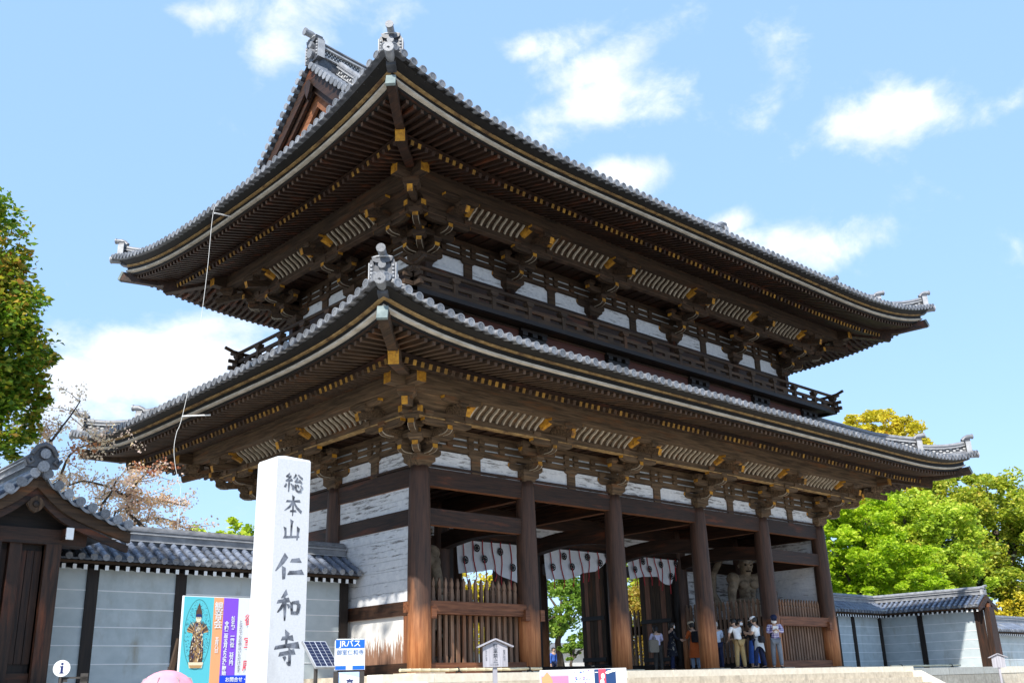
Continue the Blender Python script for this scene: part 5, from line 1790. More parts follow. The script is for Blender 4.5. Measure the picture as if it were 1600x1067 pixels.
def bag(t, J, k, where, mat, size, strap=None):
    """a bag on the back or at the hip, with its strap"""
    X0 = WM[t.name]
    b = MB()
    x, y, z = where
    w_, d_, h_ = size
    prof = [(-w_ / 2, -h_ / 2 + .03), (-w_ / 2 + .03, -h_ / 2), (w_ / 2 - .03, -h_ / 2), (w_ / 2, -h_ / 2 + .03), (w_ / 2, h_ / 2 - .05), (w_ / 2 - .05, h_ / 2), (-w_ / 2 + .05, h_ / 2), (-w_ / 2, h_ / 2 - .05)]
    b.prism(prof, -d_ / 2, d_ / 2, mat, X=X0 @ Matrix.Translation((x, y, z)))
    root = b.build('bag', t)
    b = MB(); b.tube([X0 @ Vector(p) for p in strap], .012, mat, 6); b.build('bag_strap', root)
    b = MB(); b.box((x - w_ * .4, y + d_ / 2 - .002, z - h_ * .1), (x + w_ * .4, y + d_ / 2 + .012, z + h_ * .38), mat, X=X0); b.build('bag_flap', root)


Q = {}
# the people stand in the right-hand half of the gateway and look to the back right (towards the fenced statue)
FZ = .002
phone = {'l': ((-.14, -.04, .66), (-.05, -.17, .70)), 'r': ((.14, -.04, .66), (.05, -.17, .70))}
t, J, HX, s = person('woman in a lavender shirt with a taupe tote bag, leftmost visitor', (11.2, 1.6, FZ), R_(150), 1.52, pose(1.52, 6, (18, 10), phone, .03), 'lavender', 'long', 'trousers', 'dark_trouser', hair_len=.5)
bag(t, J, 1.5, (.17, .10, .82), 'taupe', (.32, .12, .40), [(.10, .16, .98), (.13, .06, 1.22), (.10, -.02, 1.20), (.16, .06, .98)])
t, J, HX, s = person('woman in a dark floral tunic and white face mask beside the lavender shirt', (11.45, 1.2, FZ), R_(60), 1.60, pose(1.60, 3, (5, 10), {'l': ((-.15, -.02, .66), (-.06, -.16, .64)), 'r': ((.15, -.06, .67), (.12, -.26, .64))}, .04), 'floral', 'long', 'dress', 'floral', mask=True, hair_len=.2)
t, J, HX, s = person('visitor in a long orange coat and beige beret with a small black backpack', (12.2, .85, FZ), R_(165), 1.60, pose(1.60, 4, (12, 0), phone, .02), 'orange', 'long', 'knee', 'orange', hat=('beret', 'beige'), hair_len=.1)
bag(t, J, 1.6, (.03, .15, 1.08), 'black_cloth', (.26, .14, .36), [(-.07, .09, 1.24), (-.09, .0, 1.36), (-.09, -.10, 1.22), (-.09, -.02, 1.0), (-.07, .10, .94)])
t, J, HX, s = person('grey haired visitor in a pale blue shirt half hidden behind the lit column', (12.55, .15, FZ), R_(150), 1.58, pose(1.58, 5, (10, -10), {'l': ((-.14, -.04, .66), (-.05, -.17, .70)), 'r': ((.18, .0, .68), (.16, -.16, .72))}, .02), 'light_blue', 'long', 'trousers', 'navy', hair='grey_hair')
t, J, HX, s = person('man in a white T shirt and tan trousers bending forward beside the column', (12.75, -.55, FZ), R_(165), 1.68, pose(1.68, 16, (14, 0), {'l': ((-.15, -.08, .67), (-.09, -.24, .66)), 'r': ((.15, -.06, .66), (.07, -.20, .62))}, .035, .06), 'white_cloth', 'short', 'trousers', 'tan_cloth')
t, J, HX, s = person('visitor in black top and navy trousers with a white mask turning around', (13.35, -.15, FZ), R_(20), 1.66, pose(1.66, 2, (8, 10), phone, .03), 'black_cloth', 'long', 'trousers', 'navy', mask=True)
t, J, HX, s = person('woman in white cap with grey jacket round her waist and black shoulder bag', (13.25, -.95, FZ), R_(190), 1.68, pose(1.68, 5, (10, -12), {'l': ((-.15, -.05, .66), (-.05, -.19, .70)), 'r': ((.14, -.03, .65), (.05, -.17, .68))}, .07, .06), 'white_cloth', 'short', 'trousers', 'navy', hat=('cap', 'white_cloth'))
bag(t, J, 1.68, (.04, .15, .92), 'black_cloth', (.30, .10, .22), [(-.08, .15, 1.02), (-.10, .10, 1.34), (-.08, .0, 1.42), (.02, -.10, 1.2), (.16, -.02, .98), (.15, .12, 1.0)])
b = MB(); rows = []
for i in range(6):
    f = i / 5; z = 1.02 - .42 * f; r = .155 + .06 * f
    rows.append([(math.cos(a) * r * (1 + .08 * math.sin(5 * a) * f), math.sin(a) * r * .85 + .02, z + .10 * f * math.sin(a * 2 + .6)) for a in [PI * (-.15 + 1.3 * q / 16) for q in range(17)]])
b.grid(rows, 'grey_cloth', X=WM[t.name]); b.build('tied_jacket', t)
t, J, HX, s = person('man in a purple plaid shirt and navy cap looking at his phone, rightmost visitor', (14.05, -1.1, FZ), R_(-50), 1.74, pose(1.74, 5, (26, -6), phone, .05, .06), 'plaid', 'long', 'trousers', 'jeans_grey', hat=('cap', 'navy'), mask=True)
bag(t, J, 1.74, (0, .16, 1.18), 'black_cloth', (.28, .14, .40), [(-.10, .08, 1.34), (-.11, .0, 1.43), (-.11, -.12, 1.28), (-.11, -.06, 1.08), (-.10, .08, 1.0)])
X0 = WM[t.name]
b = MB(); b.cbox((0, -.335, 1.22), (.16, .012, .22), 'white_cloth', X=X0); b.build('leaflet', t)
t, J, HX, s = person('woman in a long blue skirt standing in the shade behind the white cap', (14.2, -.1, FZ), R_(170), 1.56, pose(1.56, 3, (6, 0), phone, .02), 'black_cloth', 'long', 'skirt', 'blue_cloth')
t, J, HX, s = person('person in a straw hat bending over in the shade right of the lit column', (12.95, .55, FZ), R_(140), 1.58, pose(1.58, 12, (30, 10), phone, .02), 'black_cloth', 'long', 'trousers', 'navy', hat=('straw', 'white_cloth'))
t, J, HX, s = person('distant visitor in a dark blue jacket seen through the left doorway', (22.3, 17.6, -.028), R_(0), 1.62, pose(1.62, 2, (0, 0), None, .03), 'blue_cloth', 'long', 'trousers', 'navy', group='visitors in the gateway')
# the parasol carrier on the pavement, mostly below the frame
t, J, HX, s = person('person under a pink parasol at the lower edge, left of the stone pillar', (-11.02, -9.86, GZ + .002), R_(35), 1.58, pose(1.58, 2, (0, 0), {'l': ((-.14, -.06, .64), (-.05, -.13, .74)), 'r': None} if False else {'l': ((-.14, -.06, .64), (-.05, -.13, .74))}, .06), 'white_cloth', 'long', 'trousers', 'jeans', group=None)
PAR = thing('parasol', 'pale pink open parasol at the lower edge in front of the banner', 'parasol', (-11.05, -9.87, -.75))
b = MB()
rows = []
cx_, cy_ = -11.05, -9.87
for i in range(8):
    f = i / 7; r = .37 * math.sin(f * 1.25) / math.sin(1.25)
    rows.append([(cx_ + math.cos(a) * r * (1 - .05 * abs(math.sin(4 * a)) * f), cy_ + math.sin(a) * r * (1 - .05 * abs(math.sin(4 * a)) * f), -.075 - .30 * (1 - math.cos(f * 1.25)) / (1 - math.cos(1.25))) for a in [2 * PI * q / 48 for q in range(49)]])
b.grid(rows, 'pink'); b.build('canopy', PAR)
b = MB(); b.tube([(cx_, cy_, -.09), (cx_, cy_, -.04)], [.012, .006], 'metal_dark', 8); b.build('ferrule', PAR)
b = MB(); b.tube([(cx_, cy_, -.9), (cx_, cy_, -.09)], .008, 'metal_grey', 8); b.build('shaft', PAR)
for q in range(8):
    a = 2 * PI * q / 8
    b = MB(); b.tube([(cx_, cy_, -.085), (cx_ + math.cos(a) * .26, cy_ + math.sin(a) * .26, -.165), (cx_ + math.cos(a) * .355, cy_ + math.sin(a) * .355, -.375)], .004, 'metal_grey', 6); b.build('rib', PAR)


def guardian(label, loc, rz, raised):
    """muscular guardian king of weathered wood: bare chest, one arm raised, pleated skirt, looped sash"""
    t = thing('guardian_statue', label, 'statue', loc, rz, 'guardian statues of the gate')
    X0 = WM[t.name]
    H = 3.95; k = H
    s_ = 1 if raised == 'r' else -1
    o_ = 'l' if raised == 'r' else 'r'
    arms = {raised: ((s_ * .20, -.04, .84), (s_ * .22, -.05, 1.00)), o_: ((-s_ * .19, -.03, .66), (-s_ * .21, -.06, .50))}
    J = pose(H, 2, (6, -12 * s_), arms, .03, .09, 0, 6 * s_, 1.35)
    N = ['pelvis', 'waist', 'chest', 'upchest', 'neck', 'shl', 'ell', 'wrl', 'shr', 'elr', 'wrr', 'hipl', 'knl', 'anl', 'tol', 'hipr', 'knr', 'anr', 'tor']
    Rr = [(.10, .08), (.088, .070), (.122, .088), (.118, .078), (.052, .05), .062, .044, .032, .062, .044, .032, .075, .055, .038, .026, .075, .055, .038, .026]
    Rr = [tuple(x * k for x in r) if isinstance(r, tuple) else r * k for r in Rr]
    E_ = [(0, 1), (1, 2), (2, 3), (3, 4), (3, 5), (5, 6), (6, 7), (3, 8), (8, 9), (9, 10), (0, 11), (11, 12), (12, 13), (13, 14), (0, 15), (15, 16), (16, 17), (17, 18)]
    bodym = skin_mesh('body', [J[n] for n in N], E_, Rr, 'statue', sub=2)
    b = MB()
    # muscle forms
    Rl = Matrix.Rotation(R_(2), 4, 'X') @ Matrix.Rotation(R_(6 * s_), 4, 'Z')

    def lump(p, r, sc=(1, 1, 1)):
        b.lathe([(0.001, -1), (.5, -.87), (.87, -.5), (1, 0), (.87, .5), (.5, .87), (0.001, 1)], 'statue', 12, X=Matrix.Translation(p) @ Matrix.Diagonal((r * sc[0], r * sc[1], r * sc[2], 1)))
    for q in (-1, 1):
        lump(J['chest'] + Vector((q * .055 * k, -.072 * k, .035 * k)), .055 * k, (1.05, .5, .75))
        lump(J['sh' + ('r' if q > 0 else 'l')] + Vector((q * .01 * k, -.01 * k, .0)), .064 * k)
        lump(J['sh' + ('r' if q > 0 else 'l')].lerp(J['el' + ('r' if q > 0 else 'l')], .5) + Vector((0, -.015 * k, 0)), .05 * k, (.9, .9, 1.2))
        for z in (-.02, -.055, -.09): lump(J['chest'] + Vector((q * .028 * k, -.070 * k, (z - .01) * k)), .026 * k, (1, .5, .65))
        lump(J['kn' + ('r' if q > 0 else 'l')] + Vector((0, -.02 * k, 0)), .05 * k)
    b.tube([J['neck'] - Vector((0, 0, .03 * k)), J['head'] - Vector((0, 0, .02 * k))], .05 * k, 'statue', 12)
    HX, s = head_mesh(b, J, k * 1.28, 'statue')
    # scowling brow, open mouth, topknot, ribbons
    for q in (-1, 1):
        b.tube([HX @ Vector((q * .62 * s, -.78 * s, .50 * s)), HX @ Vector((q * .32 * s, -.98 * s, .36 * s)), HX @ Vector((q * .06 * s, -1.0 * s, .22 * s))], .12 * s, 'statue', 8)
        b.lathe([(.001, -.16), (.14, -.08), (.17, 0), (.14, .08), (.001, .16)], 'wood_black_z', 8, X=HX @ Matrix.Translation((q * .34 * s, -.90 * s, .16 * s)) @ Matrix.Scale(s, 4))
        b.tube([HX @ Vector((q * .5 * s, -.62 * s, -.62 * s)), HX @ Vector((q * .3 * s, -.84 * s, -.40 * s)), HX @ Vector((0, -.96 * s, -.36 * s))], .1 * s, 'statue', 6)
    b.tube([HX @ Vector((-.3 * s, -.86 * s, -.62 * s)), HX @ Vector((0, -.98 * s, -.60 * s)), HX @ Vector((.3 * s, -.86 * s, -.62 * s))], .09 * s, 'wood_black_z', 6)
    b.lathe([(.5, .85), (.40, 1.1), (.46, 1.25), (.3, 1.55), (.001, 1.62)], 'statue', 12, X=HX @ Matrix.Scale(s, 4))
    for n in 'lr': hand(b, J, n, k * 1.35, 'statue')
    ob('body', merge([bodym, b.mesh('m')], 'body'), t, X0)
    # skirt
    b = MB(); rows = []
    for i in range(9):
        f = i / 8; z = (.575 - .36 * f) * k; r = (.112 + .10 * f ** .9) * k
        rows.append([(math.cos(a) * r * (1 + .10 * math.sin(11 * a + 2 * f) * f), math.sin(a) * r * .85 * (1 + .10 * math.cos(9 * a) * f), z + .03 * k * math.sin(3 * a) * f) for a in [2 * PI * q / 48 for q in range(49)]])
    b.grid(rows, 'statue'); b.build('skirt', t, mtx=X0)
    b = MB(); b.tube([(math.cos(a) * .125 * k, math.sin(a) * .105 * k, .575 * k + .012 * k * math.sin(2 * a)) for a in [2 * PI * q / 24 for q in range(25)]], .022 * k, 'statue', 8); b.build('belt', t, mtx=X0)
    # flying sash behind the shoulders
    b = MB()
    pts = [(-.26, .02, .50), (-.33, .05, .66), (-.30, .08, .84), (-.20, .10, .99), (0, .12, 1.05), (.20, .10, .99), (.30, .08, .84), (.33, .05, .66), (.26, .02, .50), (.30, -.02, .34)]
    b.tube([Vector(p) * k for p in pts], [(.012 * k, .032 * k)] * len(pts), 'statue', 8); b.build('sash', t, mtx=X0)
    # rocky pedestal
    b = MB(); b.lathe([(.30 * k, .0), (.31 * k, .03 * k), (.26 * k, .07 * k), (.24 * k, .012 * k)], 'statue', 14); b.build('pedestal', t, mtx=X0)
    return t


guardian('weathered wooden guardian statue with raised fist behind the right picket fence', (17.5, 2.2, .22), R_(-28), 'r')
guardian('weathered wooden guardian statue half hidden behind the left corner column', (1.55, 2.15, .22), R_(20), 'l')
for x in (17.5, 1.55):
    b = MB(); b.box((x - 1.2, 1.1, .01), (x + 1.2, 3.2, .22), 'wood_black_x'); o = b.build('pedestal_block', GATE)

# ================================================================== curtains in the doorways
def curtain(label, x0, x1, zt, hem, y=3.66):
    t = thing('door_curtain', label, 'curtain', ((x0 + x1) / 2, y, zt), 0, 'crested curtains in the doorways')
    b = MB(); rows = []
    nx, nz = 28, 10

    def bottom(f):
        for (a, za), (c, zc) in zip(hem, hem[1:]):
            if f <= c:
                q = (f - a) / (c - a); return za + (zc - za) * q
        return hem[-1][1]

    def P(f, g):
        x = x0 + (x1 - x0) * f
        zlow = bottom(f)
        z = zt + (zlow - zt) * g
        yy = y - .05 * math.sin(f * 17) * g - .10 * math.sin(f * 5 + 1) * g * g - .14 * g * math.sin(PI * f)
        return Vector((x, yy, z))
    for j in range(nz + 1): rows.append([P(i / nx, j / nz) for i in range(nx + 1)])
    b.grid(rows, 'curtain', flip=True); b.build('cloth', t)
    b = MB(); b.tube([(x0 - .05, y, zt + .02), (x1 + .05, y, zt + .02)], .03, 'wood_black_x', 8); b.build('rod', t)
    n = 7
    for k in range(n):
        f = (k + .5) / n
        b = MB()
        pts = [P(f, g / 6) + Vector((.02 * math.sin(g + k), -.035, .02)) for g in range(7)]
        e = pts[-1]
        pts += [e + Vector((random.uniform(-.04, .04), -.02, -.16)), e + Vector((random.uniform(-.08, .08), 0, -.34))]
        b.tube(pts, .017, 'rope_red', 6); b.build('red_cord', t)
    for (f, g) in ((.08, .62), (.27, .24), (.36, .62), (.62, .28), (.80, .66), (.93, .3)):
        b = MB()
        c = P(f, g) + Vector((0, -.055, 0))
        X = Matrix.Translation(c) @ FRONT
        for q, (r0, r1) in enumerate(((.085, .125), (.0, .055))):
            vs = [(math.cos(a) * r, math.sin(a) * r, .002 * q) for r in (r0, r1) for a in [2 * PI * i / 18 for i in range(18)]]
            b.add(vs, [(i, (i + 1) % 18, 18 + (i + 1) % 18, 18 + i) for i in range(18)], 'black', X=X)
        for i in range(6):
            a = 2 * PI * i / 6
            vs = [(math.cos(a + d) * r, math.sin(a + d) * r, .003) for r, d in ((.055, -.2), (.09, -.28), (.09, .28), (.055, .2))]
            b.add(vs, [(0, 1, 2, 3)], 'black', X=X)
        b.build('crest', t)


curtain('white crested curtain with red cords behind the left picket fence, left of three', 4.3, 7.15, 4.08, [(0, 3.02), (.25, 3.10), (.45, 3.20), (.7, 3.0), (.92, 2.84), (1, 2.95)])
curtain('white crested curtain with red cords in the middle doorway', 8.1, 11.45, 4.08, [(0, 3.02), (.3, 3.06), (.5, 3.30), (.75, 3.42), (1, 3.92)])
curtain('white crested curtain with red cords in the right doorway above the visitors', 12.35, 15.3, 4.08, [(0, 3.22), (.2, 3.34), (.5, 3.38), (.72, 3.14), (.8, 3.12), (1, 3.9)])


# ================================================================== signs and street furniture
def face(p, rz=0): return Matrix.Translation(p) @ Matrix.Rotation(rz, 4, 'Z') @ FRONT


# --- banner left of the pillar
BX0, BX1, BY, BZ1, BZ0 = -8.44, -6.55, -4.6, 1.23, -1.15
BAN = thing('banner_board', 'large teal and purple printed banner board half hidden behind the white stone pillar', 'banner', ((BX0 + BX1) / 2, BY, GZ))
b = MB(); b.box((BX0, BY, BZ0), (BX1, BY + .05, BZ1), 'sign_white'); b.build('board', BAN)


def patch(parent, name, x0, z0, x1, z1, mat, lift, y=BY):
    b = MB(); b.box((x0, y - lift - .002, z0), (x1, y - lift, z1), mat); return b.build(name, parent)


patch(BAN, 'teal_print', BX0 + .015, BZ0, -7.90, BZ1 - .015, 'teal', .002)
patch(BAN, 'orange_print', -7.90, BZ0, -7.72, BZ1 - .015, 'print_orange', .002)
patch(BAN, 'purple_print', -7.72, BZ0, -7.45, BZ1 - .015, 'purple', .002)
patch(BAN, 'blue_print', -7.72, BZ0, -7.2, -.03, 'print_blue', .006)
b = MB()   # standing gilt figure in a pierced halo, printed flat
cx_, zc_ = -8.16, .62
fy = BY - .0055
F_ = lambda pts, m_, k: b.add([(cx_ + x, fy - .0009 * k, zc_ + z) for x, z in pts], [tuple(range(len(pts)))], m_)
F_([(.235 * math.cos(a), .56 * math.sin(a)) for a in [2 * PI * i / 40 for i in range(40)]], 'print_green', 0)
F_([(.225 * math.cos(a), .545 * math.sin(a)) for a in [2 * PI * i / 40 for i in range(40)]], 'teal', 1)
rs = random.Random(5)
for i in range(420):
    a = rs.uniform(0, 2 * PI); r = rs.uniform(.35, .97) ** .6
    x, z = .22 * r * math.cos(a), .54 * r * math.sin(a)
    q = rs.uniform(.004, .011)
    b.add([(cx_ + x + q * math.cos(t + a), fy - .0019 - i * 1e-6, zc_ + z + q * .8 * math.sin(t + a)) for t in (0, 1.6, 3.1, 4.6)], [(0, 1, 2, 3)], rs.choice(['print_green', 'print_brown', 'print_green', 'info_navy']))
for i in range(24):     # raised arms fan
    a = PI * (.05 + .9 * i / 23) if True else 0
    x1, z1 = .19 * math.cos(a), .02 + .20 * math.sin(a)
    b.add([(cx_ + x1 * .3, fy - .0028 - i * 1e-5, zc_ + z1 * .3 - .01), (cx_ + x1 * .3, fy - .0028 - i * 1e-5, zc_ + z1 * .3 + .01), (cx_ + x1, fy - .0028 - i * 1e-5, zc_ + z1 + .012), (cx_ + x1, fy - .0028 - i * 1e-5, zc_ + z1 - .012)], [(0, 1, 2, 3)], rs.choice(['print_gold', 'print_brown']))
F_([(-.06, .0), (-.105, -.12), (-.12, -.34), (-.11, -.44), (.11, -.44), (.12, -.34), (.105, -.12), (.06, .0)], 'print_brown', 4)
F_([(-.035, -.1), (-.06, -.30), (-.04, -.44), (.04, -.44), (.06, -.30), (.035, -.1)], 'print_gold', 5)
F_([(-.075, .16), (-.09, .02), (-.06, -.10), (.06, -.10), (.09, .02), (.075, .16), (.03, .20), (-.03, .20)], 'print_gold', 6)
F_([(-.05, .14), (-.05, .05), (.05, .05), (.05, .14)], 'print_cream', 7)
F_([(.048 * math.cos(a), .25 + .062 * math.sin(a)) for a in [2 * PI * i / 16 for i in range(16)]], 'print_cream', 8)
F_([(-.055, .27), (-.05, .36), (-.02, .44), (0, .5), (.02, .44), (.05, .36), (.055, .27), (.0, .30)], 'print_brown', 9)
F_([(-.13, -.44), (-.11, -.53), (.11, -.53), (.13, -.44)], 'print_cream', 10)
F_([(-.115, -.485), (-.09, -.53), (.09, -.53), (.115, -.485)], 'print_gold', 11)
for i in range(260):     # folds, jewels and worn gilding of the robe
    z = rs.uniform(-.42, .18); w_ = .085 if z > -.1 else .105
    x = rs.uniform(-w_, w_); q = rs.uniform(.004, .010); h_ = q * rs.uniform(1, 3.2)
    b.add([(cx_ + x - q, fy - .0115 - i * 2e-6, zc_ + z - h_), (cx_ + x + q * .6, fy - .0115 - i * 2e-6, zc_ + z - h_), (cx_ + x + q, fy - .0115 - i * 2e-6, zc_ + z + h_), (cx_ + x - q * .5, fy - .0115 - i * 2e-6, zc_ + z + h_)], [(0, 1, 2, 3)], rs.choice(['print_brown', 'print_gold', 'print_brown', 'print_cream', 'info_navy']))
for x in (-.018, .018): F_([(x - .010, .262), (x + .010, .262), (x + .008, .254), (x - .008, .254)], 'print_brown', 13)
F_([(-.055, .245), (-.05, .30), (-.03, .32), (.03, .32), (.05, .30), (.055, .245), (.046, .275), (-.046, .275)], 'info_navy', 13)
b.build('printed_figure', BAN)
TX = lambda body, size, mat, x, z, bold=0.0, sx=1.0: text('lettering', body, size, mat, face((x, BY - .0135, z)), BAN, bold, sx)
TX('観\n音\n会', .155, 'sign_white', -7.81, .92, .002)
TX('五\n月\n八\n日', .07, 'sign_white', -7.81, .45, .002)
TX('納\n骨\n料\n\n一\n霊\n位\n\n25\n万\n円', .078, 'sign_white', -7.53, .52, .003)
TX('令\n和\n二\n年\n五\n月\n よ\nり\n受\n付\n開\n始'.replace(' ', ''), .078, 'sign_white', -7.65, .40, .003)
TX('と\nな\nた\nで\nも\nお\n申\n込\nい\nた\nだ\nけ\nま\nす', .066, 'info_navy', -7.385, .43, .0)
TX('御\n\n室\n\n庵', .20, 'print_red', -7.22, .48, .001)
TX('お問合せ・', .08, 'sign_white', -7.42, -.10, .002)
for x in (BX0 + .1, BX1 - .1):
    b = MB(); b.bar((x, BY + .08, GZ), (x, BY + .08, BZ1 - .1), .06, .06, 'wood_old_z', up=(0, 1, 0)); b.build('post', BAN)
b = MB(); b.bar((BX0 + .02, BY + .09, .55), (BX0 - .42, BY + .25, GZ), .07, .07, 'wood_old_z', up=(0, 1, 0)); b.build('brace', BAN)

# --- round information sign
INF = thing('information_sign', 'small round white information sign with a blue letter i on a dark frame', 'sign', (-10.34, -4.77, GZ))
rz = R_(-24)
Xi = XF((-10.34, -4.77, .10), rz) @ Matrix.Scale(.74, 4)
b = MB(); b.tube([Xi @ Vector((0, 0, 0)), Xi @ Vector((0, .02, 0))], .118, 'sign_white', 36, smooth=False); b.build('disc', INF)
b = MB()
b.tube([Xi @ Vector((0.005, -.003, .085)), Xi @ Vector((.005, .0, .085))], .018, 'info_navy', 16)
b.prism([(-.035, .04), (.027, .05), (.027, -.075), (.045, -.08), (.045, -.098), (-.035, -.098), (-.035, -.08), (-.017, -.075), (-.017, .022), (-.035, .022)][::-1], -.004, -.001, 'info_navy', X=Xi)
b.build('letter', INF)
b = MB(); b.tube([Xi @ Vector((0, .035, .0)), Xi @ Vector((0, .035, -2.0))], .02, 'metal_dark', 8); b.build('pole', INF)
b = MB()
for (x0, x1, z0, z1) in ((-.04, .12, -.26, -.17), (.36, .50, -.26, -.10), (-.04, .50, -.20, -.165)): b.box((x0, .05, z0), (x1, .12, z1), 'metal_dark', X=Xi)
b.box((.36, .05, -2.0), (.50, .12, -.2), 'metal_dark', X=Xi); b.box((-.04, .05, -2.0), (.05, .12, -.2), 'metal_dark', X=Xi)
b.build('map_frame', INF)

# --- black and yellow pole beside the pillar
POL = thing('marker_pole', 'thin pole, black above and yellow below, right beside the stone pillar', 'pole', (-8.93, -9.1, GZ))
b = MB(); b.tube([(-8.93, -9.1, GZ), (-8.93, -9.1, .22)], .024, 'yellow', 10); b.build('yellow_sleeve', POL)
b = MB(); b.tube([(-8.93, -9.1, .22), (-8.93, -9.1, .86)], .021, 'black', 10); b.build('shaft', POL)

# --- bus stop with its solar panel
rzs = R_(-24)
BUS = thing('bus_stop_sign', 'white and blue bus stop sign with a small lit panel below', 'bus stop', (-9.36, -10.83, GZ))
Xb = XF((-9.365, -10.83, .04), rzs)
b = MB(); b.prism([(-.17, -.16), (.17, -.16), (.17, .15), (.15, .175), (-.15, .175), (-.17, .15)], 0, .03, 'sign_white', X=Xb); b.build('plate', BUS)
b = MB(); b.box((-.163, -.003, .075), (.163, -.001, .165), 'sign_blue', X=Xb); b.build('blue_band', BUS)
for xa, xb in ((-.163, -.045), (.03, .163)):
    b = MB(); b.box((xa, -.003, -.155), (xb, -.001, -.115), 'sign_blue', X=Xb); b.build('blue_band', BUS)
text('lettering', 'JRバス', .084, 'sign_white', Xb @ Matrix.Translation((0, -.006, .119)) @ FRONT, BUS, .0015)
text('lettering', '御室仁和寺', .062, 'sign_text', Xb @ Matrix.Translation((0, -.006, .025)) @ FRONT, BUS)
b = MB(); b.box((-.175, .0, -1.95), (-.125, .05, -.175), 'metal_dark', X=Xb); b.box((.115, .0, -1.95), (.165, .05, -.175), 'metal_dark', X=Xb); b.build('frame_post', BUS)
b = MB(); b.box((-.122, .012, -1.5), (.112, .04, -.18), 'pale_blue', X=Xb); b.build('timetable_panel', BUS)
b = MB(); b.add([(-.12, .009, -.19), (.112, .009, -.24), (.112, .009, -.6), (.0, .009, -.6)], [(3, 2, 1, 0)], 'sign_white', X=Xb); b.build('panel_print', BUS)
text('lettering', '京', .085, 'info_navy', Xb @ Matrix.Translation((0.005, .005, -.30)) @ FRONT, BUS, .002)
SOL = thing('solar_panel', 'small tilted solar panel on a dark post left of the bus stop sign', 'solar panel', (-9.63, -10.66, GZ))
Xs = Matrix.Translation((-9.60, -10.62, .055)) @ Matrix.Rotation(R_(-45), 4, 'X')      # local x across, -z down the slope
Xs = Matrix.Translation((-9.615, -10.62, .06)) @ Matrix.Rotation(R_(44), 4, 'X')
b = MB(); b.box((-.155, -.21, -.025), (.155, .21, .0), 'metal_grey', X=Xs); b.build('panel_frame', SOL)
b = MB(); b.box((-.145, -.2, .0005), (.145, .2, .003), 'panel_line', X=Xs); b.build('panel_sheet', SOL)
for i in range(4):
    for j in range(8):
        b = MB(); x = -.14 + i * .0705 + (.004 if i > 1 else 0); y = -.194 + j * .049
        b.box((x, y, .0035), (x + .064, y + .044, .005), 'panel_cell', X=Xs); b.build('cell', SOL)
b = MB(); b.tube([(-9.66, -10.60, GZ), (-9.66, -10.60, -.02)], .022, 'metal_dark', 10); b.build('post', SOL)


# --- small roofed notice boards
def notice(label, p, rz, k=1.0, writing=True):
    t = thing('notice_board', label, 'notice board', (p[0], p[1], p[2]), rz, 'small roofed notice boards')
    X = XF((p[0], p[1], 0), rz)
    z0, z1 = p[3], p[3] + .37 * k
    hw = .215 * k
    b = MB(); b.prism([(-hw, z0), (hw, z0), (hw, z1 - .04 * k), (0, z1 + .055 * k), (-hw, z1 - .04 * k)], 0, .03, 'lavender' if False else 'notice', X=X); b.build('board', t)
    for s_ in (-1, 1):
        b = MB(); b.bar(X @ Vector((0, .01, z1 + .085 * k)), X @ Vector((s_ * .31 * k, .01, z1 - .045 * k)), .14 * k, .022 * k, 'notice', up=(0, 0, 1)); b.build('roof_board', t)
    b = MB(); b.box((-.035 * k, .031, p[2]), (.035 * k, .09, z1), 'notice', X=X); b.build('post', t)
    if writing:
        W_ = lambda body, sz, x, z, bo=0: text('lettering', body, sz, 'ink', X @ Matrix.Translation((x, -.003, z)) @ FRONT, t, bo)
        W_('駐\n車\n禁\n止', .085 * k, 0, (z0 + z1) / 2 + .03, .001)
        W_('御\n室\n仁\n和\n寺', .04 * k, .155 * k, (z0 + z1) / 2 + .0)
        W_('総\n本\n山\n仁\n和\n寺', .032 * k, -.16 * k, (z0 + z1) / 2)
        W_('〇 仁和寺', .034 * k, -.02 * k, z0 + .035 * k)
    return t


surf('notice', (.27, .26, .285), (.42, .41, .44), scale=(8, 8, .6), ns=3, rough=.85)
notice('grey wooden notice board with gabled top in front of the left picket fence', (-4.07, -7.37, GZ, -.015), R_(-28))
notice('tiny grey roofed notice post in front of the gabled wall end at right', (19.0, -6.2, GZ, -.17), R_(-52), .95, False)

# --- three posters on a low board
PO = thing('poster_board', 'low board with three colourful posters at the bottom edge before the middle columns', 'poster board', (-3.745, -9.09, GZ))
rp = math.atan2(-.98, .93)
Xp = XF((-3.745, -9.09, 0), rp)
b = MB(); b.box((-.69, 0, -1.1), (.69, .04, -.105), 'sign_white', X=Xp); b.build('board', PO)
b = MB()
for x in (-.6, .6): b.box((x - .03, .042, GZ), (x + .03, .09, -.2), 'wood_old_z', X=Xp)
b.build('leg', PO)


def print_(name, x0, x1, z0, z1, mat, k):
    b = MB(); b.box((x0, -.002 - .001 * k, z0), (x1, -.001 * k - .0005, z1), mat, X=Xp); return b.build(name, PO)


